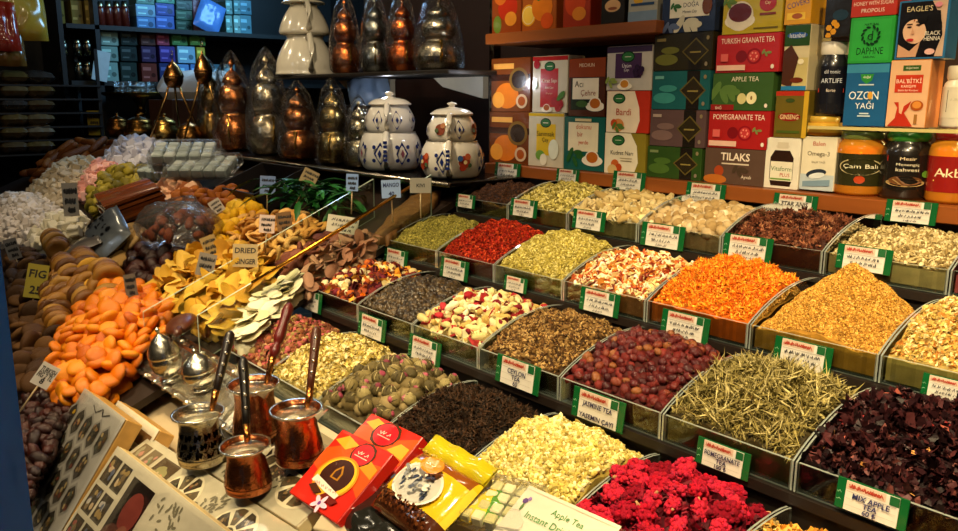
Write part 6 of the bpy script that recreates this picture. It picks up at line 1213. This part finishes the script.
# coffee pots
def cezve(label, px, py, rimw, hpx, col, hcol, hpts, wood, lift=.012, tilt=2, spout=20, inner='#ece8da', engr=True, dz=.05):
    P = atQ(px, py, lift); d = depth(P); R = rimw/FPX*d/2; hh = hpx/FPX*d
    Mx = T(P) @ RX(tilt); t = thing('coffee_pot', label, 'coffee pot', Mx)
    prof = smoothprof([(0, .001), (R*.86, 0), (R*.96, hh*.06), (R*.98, hh*.18), (R*.90, hh*.42), (R*.80, hh*.68), (R*.83, hh*.88), (R*.98, hh)])
    mb = MB(); mb.lathe(prof, 32, col)
    if engr:
        for q in range(3): mb.lathe([(R*(1.0-.14*q), hh*(.16+.24*q)), (R*(1.012-.14*q), hh*(.17+.24*q)), (R*(1.0-.14*q), hh*(.18+.24*q))], 32, tuple(x*.7 for x in h(col)))
        for k in range(6):
            th = 2*PI*k/6; s = R*.34; c2 = tuple(x*.62 for x in h(col)) if col != '#b5ab94' else h('#3a352c')
            decal(mb, prof, th, hh*.34, [([(0, s*1.1), (s*.2, s*.25), (s*.9, 0), (s*.2, -s*.25), (0, -s*1.1), (-s*.2, -s*.25), (-s*.9, 0), (-s*.2, s*.25)], c2), ([(0, s*.5), (s*.4, 0), (0, -s*.5), (-s*.4, 0)], col)], .0006)
            decal(mb, prof, th+PI/6, hh*.32, [([(0, s*.8), (s*.25, s*.1), (s*.1, -s*.7), (-s*.1, -s*.7), (-s*.25, s*.1)], c2)], .0006)
    if col == '#b5ab94':
        for q in range(3):
            for k in range(13): s = R*.16; decal(mb, prof, 2*PI*(k+.5*(q % 2))/13, hh*(.28+.17*q), [([(-s, -s*.9), (-s*.3, -s*.9), (0, -s*.2), (s*.5, -s*.8), (s, s*.6), (s*.2, s*.9), (-s*.1, s*.3), (-s*.8, s*.9)], '#17130e')], .0008)
    mb.build('pot_body', METAL, t)
    mb = MB(); mb.lathe([(R*1.0, hh), (R*1.07, hh+.001), (R*1.06, hh-.003), (R*.97, hh-.004), (R*.80, hh*.88), (R*.79, hh*.7), (R*.86, hh*.4), (0, hh*.38)], 32, inner); mb.build('tinned_lining', SMOOTHMETAL, t)
    a = math.radians(spout); dirv = Vector((math.cos(a), math.sin(a), 0)); sv = Vector((-dirv.y, dirv.x, 0)); b = dirv*R*.93; mb = MB(); z = Vector((0, 0, 1))
    V = [b+sv*R*.38+z*(hh-.001), b+dirv*R*.5+z*(hh+R*.1), b-sv*R*.38+z*(hh-.001), b+z*(hh-R*.42), b+sv*R*.30+z*(hh-.004), b+dirv*R*.40+z*(hh+R*.06), b-sv*R*.30+z*(hh-.004), b+z*(hh-R*.22)]
    mb.add(V, [(0, 1, 3), (1, 2, 3), (4, 7, 5), (5, 7, 6), (0, 4, 5, 1), (1, 5, 6, 2)], inner); mb.build('pouring_lip', SMOOTHMETAL, t)
    s0 = atD(hpts[0][0], hpts[0][1], d+dz*.4); s1 = atD(hpts[1][0], hpts[1][1], d+dz*1.4); Iv = Mx.inverted(); a0 = Iv @ s0; a1 = Iv @ s1; L = (a1-a0)
    rim = Vector((a0.x, a0.y, 0)).normalized()*R*.86+Vector((0, 0, hh*.86)) if a0.xy.length > 0 else a0
    mb = MB(); mb.tube([rim, rim*.5+a0*.5+Vector((0, 0, .004)), a0, a0+L*.14], [R*.14, R*.12, R*.15, R*.16], 9, '#b8783c' if hcol else '#b8b0a0'); mb.build('handle_socket', SMOOTHMETAL, t)
    mb = MB()
    if wood == 'turned': mb.tube([a0+L*q for q in (.1, .2, .28, .32, .36, .45, .58, .72, .86, .95, 1.)], [R*.15, R*.22, R*.2, R*.13, R*.2, R*.25, R*.22, R*.2, R*.25, R*.2, R*.06], 12, '#5a120c')
    else: mb.tube([a0+L*q for q in (.1, .3, .5, .7, .85, .96, 1.)], [R*.15, R*.17, R*.19, R*.21, R*.23, R*.2, R*.08], 10, hcol)
    hd = mb.build('handle', WOOD, t)
    if wood == 'studs':
        mb = MB(); toc = (Iv @ CAMP); 
        for q in (.34, .5, .66, .82):
            c = a0+L*q; vd = (toc-c); vd = (vd-L.normalized()*vd.dot(L.normalized())).normalized(); mb.ell(tuple(c+vd*R*.19), (R*.085,)*3, 8, 6, '#e6e0d0')
        mb.build('stud_inlay', SMOOTHMETAL, hd)
    return t
cezve('silver coffee pot with dark engraving and a studded handle', 203, 460, 48, 51, '#b5ab94', '#1c1410', ((214, 400), (231, 331)), 'studs', spout=10)
cezve('copper coffee pot at the back with a dark red turned handle', 258, 438, 48, 58, '#b87a54', '#5a120c', ((271, 364), (290, 303)), 'turned', lift=.02, spout=0)
cezve('copper coffee pot on the right with a brown studded handle', 300, 459, 49, 54, '#b87048', '#4a2413', ((309, 398), (317, 327)), 'studs', lift=.014, spout=35)
cezve('front copper coffee pot with an upright black studded handle', 249, 488, 47, 47, '#b56c42', '#120e0c', ((247, 436), (243, 357)), 'studs', lift=.016, spout=35)
# boxes of chocolate
def choc_box(label, anchor, lift, ang, tl, tr, bl, th, draw):
    M, w, hh = plane_frame(anchor, lift, ang, tl, tr, bl); t = thing('chocolate_box', label, 'chocolate box', M, None)
    mb = MB(); mb.box(0, 0, -th, w, hh, 0, '#c21f14', b=.0015); F = Face(mb, T(0, 0, .0002), w, hh); draw(F); mb.build('printed_carton', GLOSS, t); return t
def c1(F):
    F.rect(.01, .01, .99, .99, '#cf2416'); F.poly([(.0, .45), (.3, .36), (.7, .5), (1., .34), (1., .8), (.6, .74), (.3, .86), (0, .7)], '#d94f14'); F.poly([(.04, .84), (.3, .78), (.46, .9), (.2, .96)], '#e8a02c'); F.poly([(.66, .68), (.98, .6), (.98, .74), (.8, .8)], '#e88a1c')
    F.ell(.62, .82, .2, .16, '#4a2a14', 10, 10); F.ell(.62, .82, .17, .135, '#c9202a'); F.scribble(.52, .7, .83, .05, '#f3e0d0', 5); F.rect(.5, .775, .74, .785, '#f0c8b8')
    F.ell(.5, .43, .34, .27, '#c9861c', 28, 8); F.ell(.5, .43, .31, .245, '#efb62c', 28, 8); F.ell(.5, .45, .26, .21, '#3a1a12', 26, 8)
    F.poly([(.42, .5), (.5, .6), (.58, .5), (.58, .40), (.42, .40)], '#a8701c'); F.poly([(.45, .49), (.5, .56), (.55, .49), (.55, .42), (.45, .42)], '#3a1a12'); F.poly([(.2, .27), (.74, .19), (.76, .27), (.22, .36)], '#e6dccb'); F.scribble(.26, .68, .272, .045, '#b3241c', 9); F.poly([(.22, .2), (.4, .14), (.5, .2), (.3, .26)], '#4a2412'); F.poly([(.5, .16), (.76, .12), (.82, .2), (.56, .22)], '#6b1a10')
    for k in range(5): F.ell(.6+.07*math.cos(k*1.26), .08+.05*math.sin(k*1.26), .07, .03, '#e6c9e0', 10, k*72)
    F.ell(.6, .08, .025, .025, '#7a3a8a')
def c2(F):
    F.rect(.01, .01, .99, .99, '#cf2416'); F.poly([(0, .5), (.5, .4), (1, .55), (1, .95), (.7, .82), (.3, .9), (0, .8)], '#d94f14'); F.poly([(.04, .86), (.3, .8), (.44, .92), (.18, .97)], '#e8a02c'); F.poly([(.66, .66), (.97, .62), (.97, .78), (.8, .8)], '#e8a02c'); F.ell(.48, .82, .24, .17, '#4a2a14', 10, 10); F.ell(.48, .82, .2, .145, '#c9202a'); F.scribble(.37, .57, .83, .05, '#f3e0d0', 5); F.rect(.36, .775, .6, .785, '#f0c8b8')
choc_box('upper red chocolate box with a round badge, half covered by the other', (400, 450), .022, 36, (372, 413), (423, 437), (312, 470), .026, c2)
choc_box('front red chocolate box with an oval golden picture and a flower', (340, 470), .045, 36, (343, 429), (393, 454), (281, 487), .024, c1)
# coffee packet
M, w, hh = plane_frame((420, 490), .05, 30, (424, 452), (484, 487), (357, 494)); kp = thing('coffee_packet', 'yellow packet of coffee beans with a clear window and a white oval badge', 'coffee packet', M @ T(w/2, hh/2, 0))
mb = pillow(w*1.04, hh*1.06, .045, '#d9b81c', 21, 22, crease=.04)
def colr(v):
    u = v[0]/w+.5; q = v[1]/hh+.5
    if q < .27: return h('#4a2410')
    if q > .82 and .05 < u < .95: return h('#8a4a14')
    if u < .02 or u > .985: return h('#e0c43a')
    return h('#d6b21c')
for i, f in enumerate(mb.f): c = [sum(mb.v[k][j] for k in f)/4 for j in range(3)]; mb.c[i] = colr(c)
F = Face(mb, T(-w/2, -hh/2, .0), w, hh)
def onp(u, v):  # height of the pillow
    a, b = u*2-1, v*2-1; return .0225*max(0, (1-a**4)*(1-b**4))**.6*1.1+.003
class PF(Face):
    def z(s): s.k += 1; return .0004*s.k+.0015
start = len(mb.v); F = PF(mb, T(-w/2, -hh/2, 0), w, hh)
F.ell(.48, .5, .34, .24, '#efe8d8', 26); F.ell(.48, .5, .31, .21, '#c9c6bc', 26)
rr = random.Random(3)
for k in range(38): F.ell(.48+rr.uniform(-.24, .24), .5+rr.uniform(-.15, .15), .02, .035, rr.choice(['#3a4258', '#5a6070', '#8a8c90', '#efe8d8']), 7, rr.uniform(0, 180))
F.ell(.56, .76, .16, .1, '#d9861c', 18); F.scribble(.48, .62, .76, .05, '#f3e0b0', 4); F.scribble(.2, .6, .89, .06, '#e6b84a', 6)
for k in range(110): F.k = 3+(k % 4); F.ell(rr.uniform(.08, .92), rr.uniform(.07, .25), .018, .013, rr.choice(['#2c140a', '#6b3c1e', '#7d4a26', '#3a1a0c', '#54290f']), 7, rr.uniform(0, 180))
for i in range(start, len(mb.v)): x, y, z = mb.v[i]; mb.v[i] = (x, y, z+onp(x/w+.5, y/hh+.5))
mb.build('printed_bag', mat('foil_print', .16, .0, noise_amt=.12, noise_scale=20, bump=.5, bump_scale=25, coat=.7), kp)
mb = MB(); n = 14; V = []
for i in range(n+1): u = i/n-.5; V += [(u*w*1.02, hh*.5, .004+.002*math.sin(i)), (u*w*1.02, hh*.5+.034, .008+.003*math.sin(i*1.3)), (u*w*1.02, hh*.5+.034, .005+.003*math.sin(i*1.3)), (u*w*1.02, hh*.5, .001)]
FF = []
for i in range(n):
    for k in range(4): FF.append((i*4+k, (i+1)*4+k, (i+1)*4+(k+1) % 4, i*4+(k+1) % 4))
mb.add(V, FF, '#c9b81c', True); mb.build('folded_seal', bpy.data.materials['foil_print'], kp)
# small yellow packet and dark packet below, clear packets on the right
M, w, hh = plane_frame((475, 505), .035, 25, (448, 497), (495, 480), (452, 522)); sm = pillow(.13, .07, .025, '#e0c424', 31, 14, crease=.3)
for i, f in enumerate(sm.f):
    x = sum(sm.v[k][0] for k in f)/4
    if x < -.035: sm.c[i] = h('#7a2412')
    elif x > .035: sm.c[i] = h('#4a8a1c')
tag(sm.build('small_packet', bpy.data.materials['foil_print'], None, T(atQ(470, 503, .035)) @ RZ(25) @ RX(20)), 'small yellow packet with a red end beside the coffee packet', 'packet')
dp = pillow(.20, .12, .03, '#1c1c18', 33, 14, crease=.3); tag(dp.build('dark_packet', bpy.data.materials['foil_print'], None, T(atQ(388, 521, .015)) @ RZ(-12) @ RX(20)), 'dark shiny packet lying under the coffee packet', 'packet')
fl = MB(); fl.box(-.05, -.06, 0, .05, .06, .014, '#b8a888', b=.002); tag(fl.build('card_box', MATTE, None, T(atQ(358, 512, .0)) @ RZ(28) @ RX(20)), 'small beige cardboard box between the chocolate boxes and the dark packet', 'card box')
def tea_pack(label, tl, tr, bl, anchor, lift, ang, lines, ext=.1):
    M, w, hh = plane_frame(anchor, lift, ang, tl, tr, bl); hh2 = hh+ext; M = M @ T(0, hh-hh2, 0); t = thing('apple_tea_packet', label, 'tea packet', M)
    mb = MB(); mb.box(-.02, 0, -.022, w+.02, hh2, 0, '#f0f0ea', b=.006); mb.build('clear_bag', BAG, t)
    mb = MB()
    for k in range(7):
        for j in range(4): mb.box((k+.1)*w/7, (j+.1)*hh2/4, -.018, (k+.9)*w/7, (j+.9)*hh2/4, -.004, '#d6cfa8' if (k+j) % 2 else '#c4bd92', b=.003)
    mb.build('tea_filling', SUGAR, t)
    mb = MB(); mb.box(0, .0, .0006, w, hh2, .0016, '#cfc8b4'); F = Face(mb, T(0, 0, .0017), w, hh2); F.rect(.02, .02, .98, .025, '#c9b890'); F.rect(.02, .965, .98, .97, '#c9a890')
    for i, (s, u, v, hh_, c) in enumerate(lines): F.text(s, u, v, hh_, c, .8)
    for (u, v) in ((.08, .86), (.9, .86)): F.ell(u, v, .03, .03, '#5a3a7a', 6); F.ell(u+.03, v+.03, .02, .02, '#8a6aa8', 6); F.ell(u+.01, v-.06, .012, .04, '#5a7a3a', 8)
    mb.build('printed_card', MATTE, t)
tea_pack('clear packet with a white card reading Apple Tea at the bottom edge', (530, 486), (622, 527), (500, 531), (560, 505), .05, 30, [('Apple Tea', .55, .86, .07, '#3a8a3a'), ('Instant Drink', .42, .76, .06, '#3a8a3a')])
cb = MB(); cb.box(-.06, -.05, 0, .06, .05, .03, '#e6e6d8', b=.006); o_ = cb.build('clear_packet', BAG, None, T(atQ(503, 512, .02)) @ RZ(20) @ RX(20)); tag(o_, 'clear packet of pale cubes left of the Apple Tea card', 'packet')
cb = MB()
for a in range(5):
    for b in range(4): cb.box(-.052+a*.021, -.042+b*.021, .004, -.034+a*.021, -.024+b*.021, .022, random.choice(['#cfc890', '#bdb67a', '#d9d3a8']), b=.002)
cb.build('sweet_filling', SUGAR, o_)
# ------------------------------------------------------------------ light
def area(name, loc, target, size, power, col, sy=None, spread=math.pi):
    l = bpy.data.lights.new(name, 'AREA'); l.energy = power; l.color = col; l.size = size; l.spread = spread
    if sy: l.shape = 'RECTANGLE'; l.size_y = sy
    o = bpy.data.objects.new(name, l); COL.objects.link(o); o.location = loc; o.rotation_euler = (Vector(target)-Vector(loc)).to_track_quat('-Z', 'Y').to_euler(); return o
def spot(name, loc, target, power, col, ang=70, blend=.6, rad=.04):
    l = bpy.data.lights.new(name, 'SPOT'); l.energy = power; l.color = col; l.spot_size = math.radians(ang); l.spot_blend = blend; l.shadow_soft_size = rad
    o = bpy.data.objects.new(name, l); COL.objects.link(o); o.location = loc; o.rotation_euler = (Vector(target)-Vector(loc)).to_track_quat('-Z', 'Y').to_euler(); return o
WARM = (1., .775, .43); BLUE = (.25, .62, 1.)
spot('stall_spotlight', (-.25, .35, 2.25), (-.62, 1.15, 1.0), 160, WARM, 75, .8)
spot('stall_spotlight', (-.85, .0, 2.2), (-1.05, .92, .9), 125, WARM, 70, .8)
spot('stall_spotlight', (-1.6, .4, 2.4), (-1.6, 1.0, .95), 70, WARM, 65, .8)
spot('stall_spotlight', (-2.3, .25, 2.4), (-2.2, .65, .8), 78, (1., .74, .40), 62, .8)
spot('stall_spotlight', (-3.6, .5, 2.6), (-3.8, 1.0, .9), 38, (1., .78, .52), 75, .9)
spot('stall_spotlight', (-1.2, -.35, 2.2), (-1.65, .5, .72), 62, (1., .78, .48), 58, .8)
spot('stall_spotlight', (-.2, .95, 2.4), (-.62, 1.8, 1.45), 48, WARM, 70, .8)
spot('teapot_shelf_spot', (-1.9, .8, 2.5), (-2.5, 1.7, 1.35), 44, (1., .80, .55), 70, .8)
# unseen bulbs over stall and aisle, added for metal highlights and front fill
for (x, y, z, e, c) in [(-1.5, 1.1, 2.45, 7, (1., .8, .5)), (-2.6, .9, 2.5, 6, (1., .8, .5)), (-.6, .3, 2.5, 6, (1., .8, .5)), (-1.9, -.5, 2.5, 7, (1., .85, .6)), (-3.6, .2, 2.5, 5, (1., .82, .55)), (-.3, -.7, 2.4, 5, (1., .88, .7)), (-4.6, 1.2, 2.5, 4, (1., .8, .5)), (-2.7, -1.0, 2.3, 7, (.8, .9, 1.))]:
    l = bpy.data.lights.new('unseen_bulb', 'POINT'); l.energy = e; l.color = c; l.shadow_soft_size = .07; o = bpy.data.objects.new('unseen_bulb', l); COL.objects.link(o); o.location = (x, y, z)
for i, (x, z) in enumerate(((-.72, 1.43), (-.5, 1.43))):
    l = bpy.data.lights.new('shelf_bulb', 'POINT'); l.energy = 1.6; l.color = (1., .7, .25); l.shadow_soft_size = .02; o = bpy.data.objects.new('shelf_bulb', l); COL.objects.link(o); o.location = (x, 2.05, z)
area('shop_lamp', (-5.0, 2.9, 2.75), (-6.1, 2.6, 1.8), 1.0, 34, BLUE)
spot('teapot_shelf_spot', (-3.5, .7, 2.5), (-3.7, 1.65, 1.3), 46, (1., .78, .5), 70, .8)  # extra spot added to brighten the wrapped teapots
for q in ((-2.45, 1.66, 1.5), (-2.0, 1.7, 1.5)):
    l = bpy.data.lights.new('under_shelf_fill', 'POINT'); l.energy = .55; l.color = (.85, .9, 1.); l.shadow_soft_size = .02; o = bpy.data.objects.new('under_shelf_fill', l); COL.objects.link(o); o.location = q  # cool fill points added under the upper teapot shelf, no fixture there
area('shop_lamp', (-4.9, 2.3, 2.6), (-4.4, 1.55, 1.1), .5, 8, (.4, .65, 1.))
w_ = bpy.data.worlds.new('world'); SC.world = w_; w_.use_nodes = True; bg = w_.node_tree.nodes['Background']; bg.inputs[0].default_value = (1., .75, .5, 1); bg.inputs[1].default_value = .012
vs = SC.view_settings; vs.view_transform = 'Standard'; vs.look = 'None'; vs.exposure = .18; vs.gamma = 1.; vs.use_curve_mapping = False
SC.cycles.transparent_max_bounces = 24; SC.cycles.max_bounces = 8; SC.cycles.caustics_reflective = False; SC.cycles.caustics_refractive = False; SC.cycles.use_denoising = True
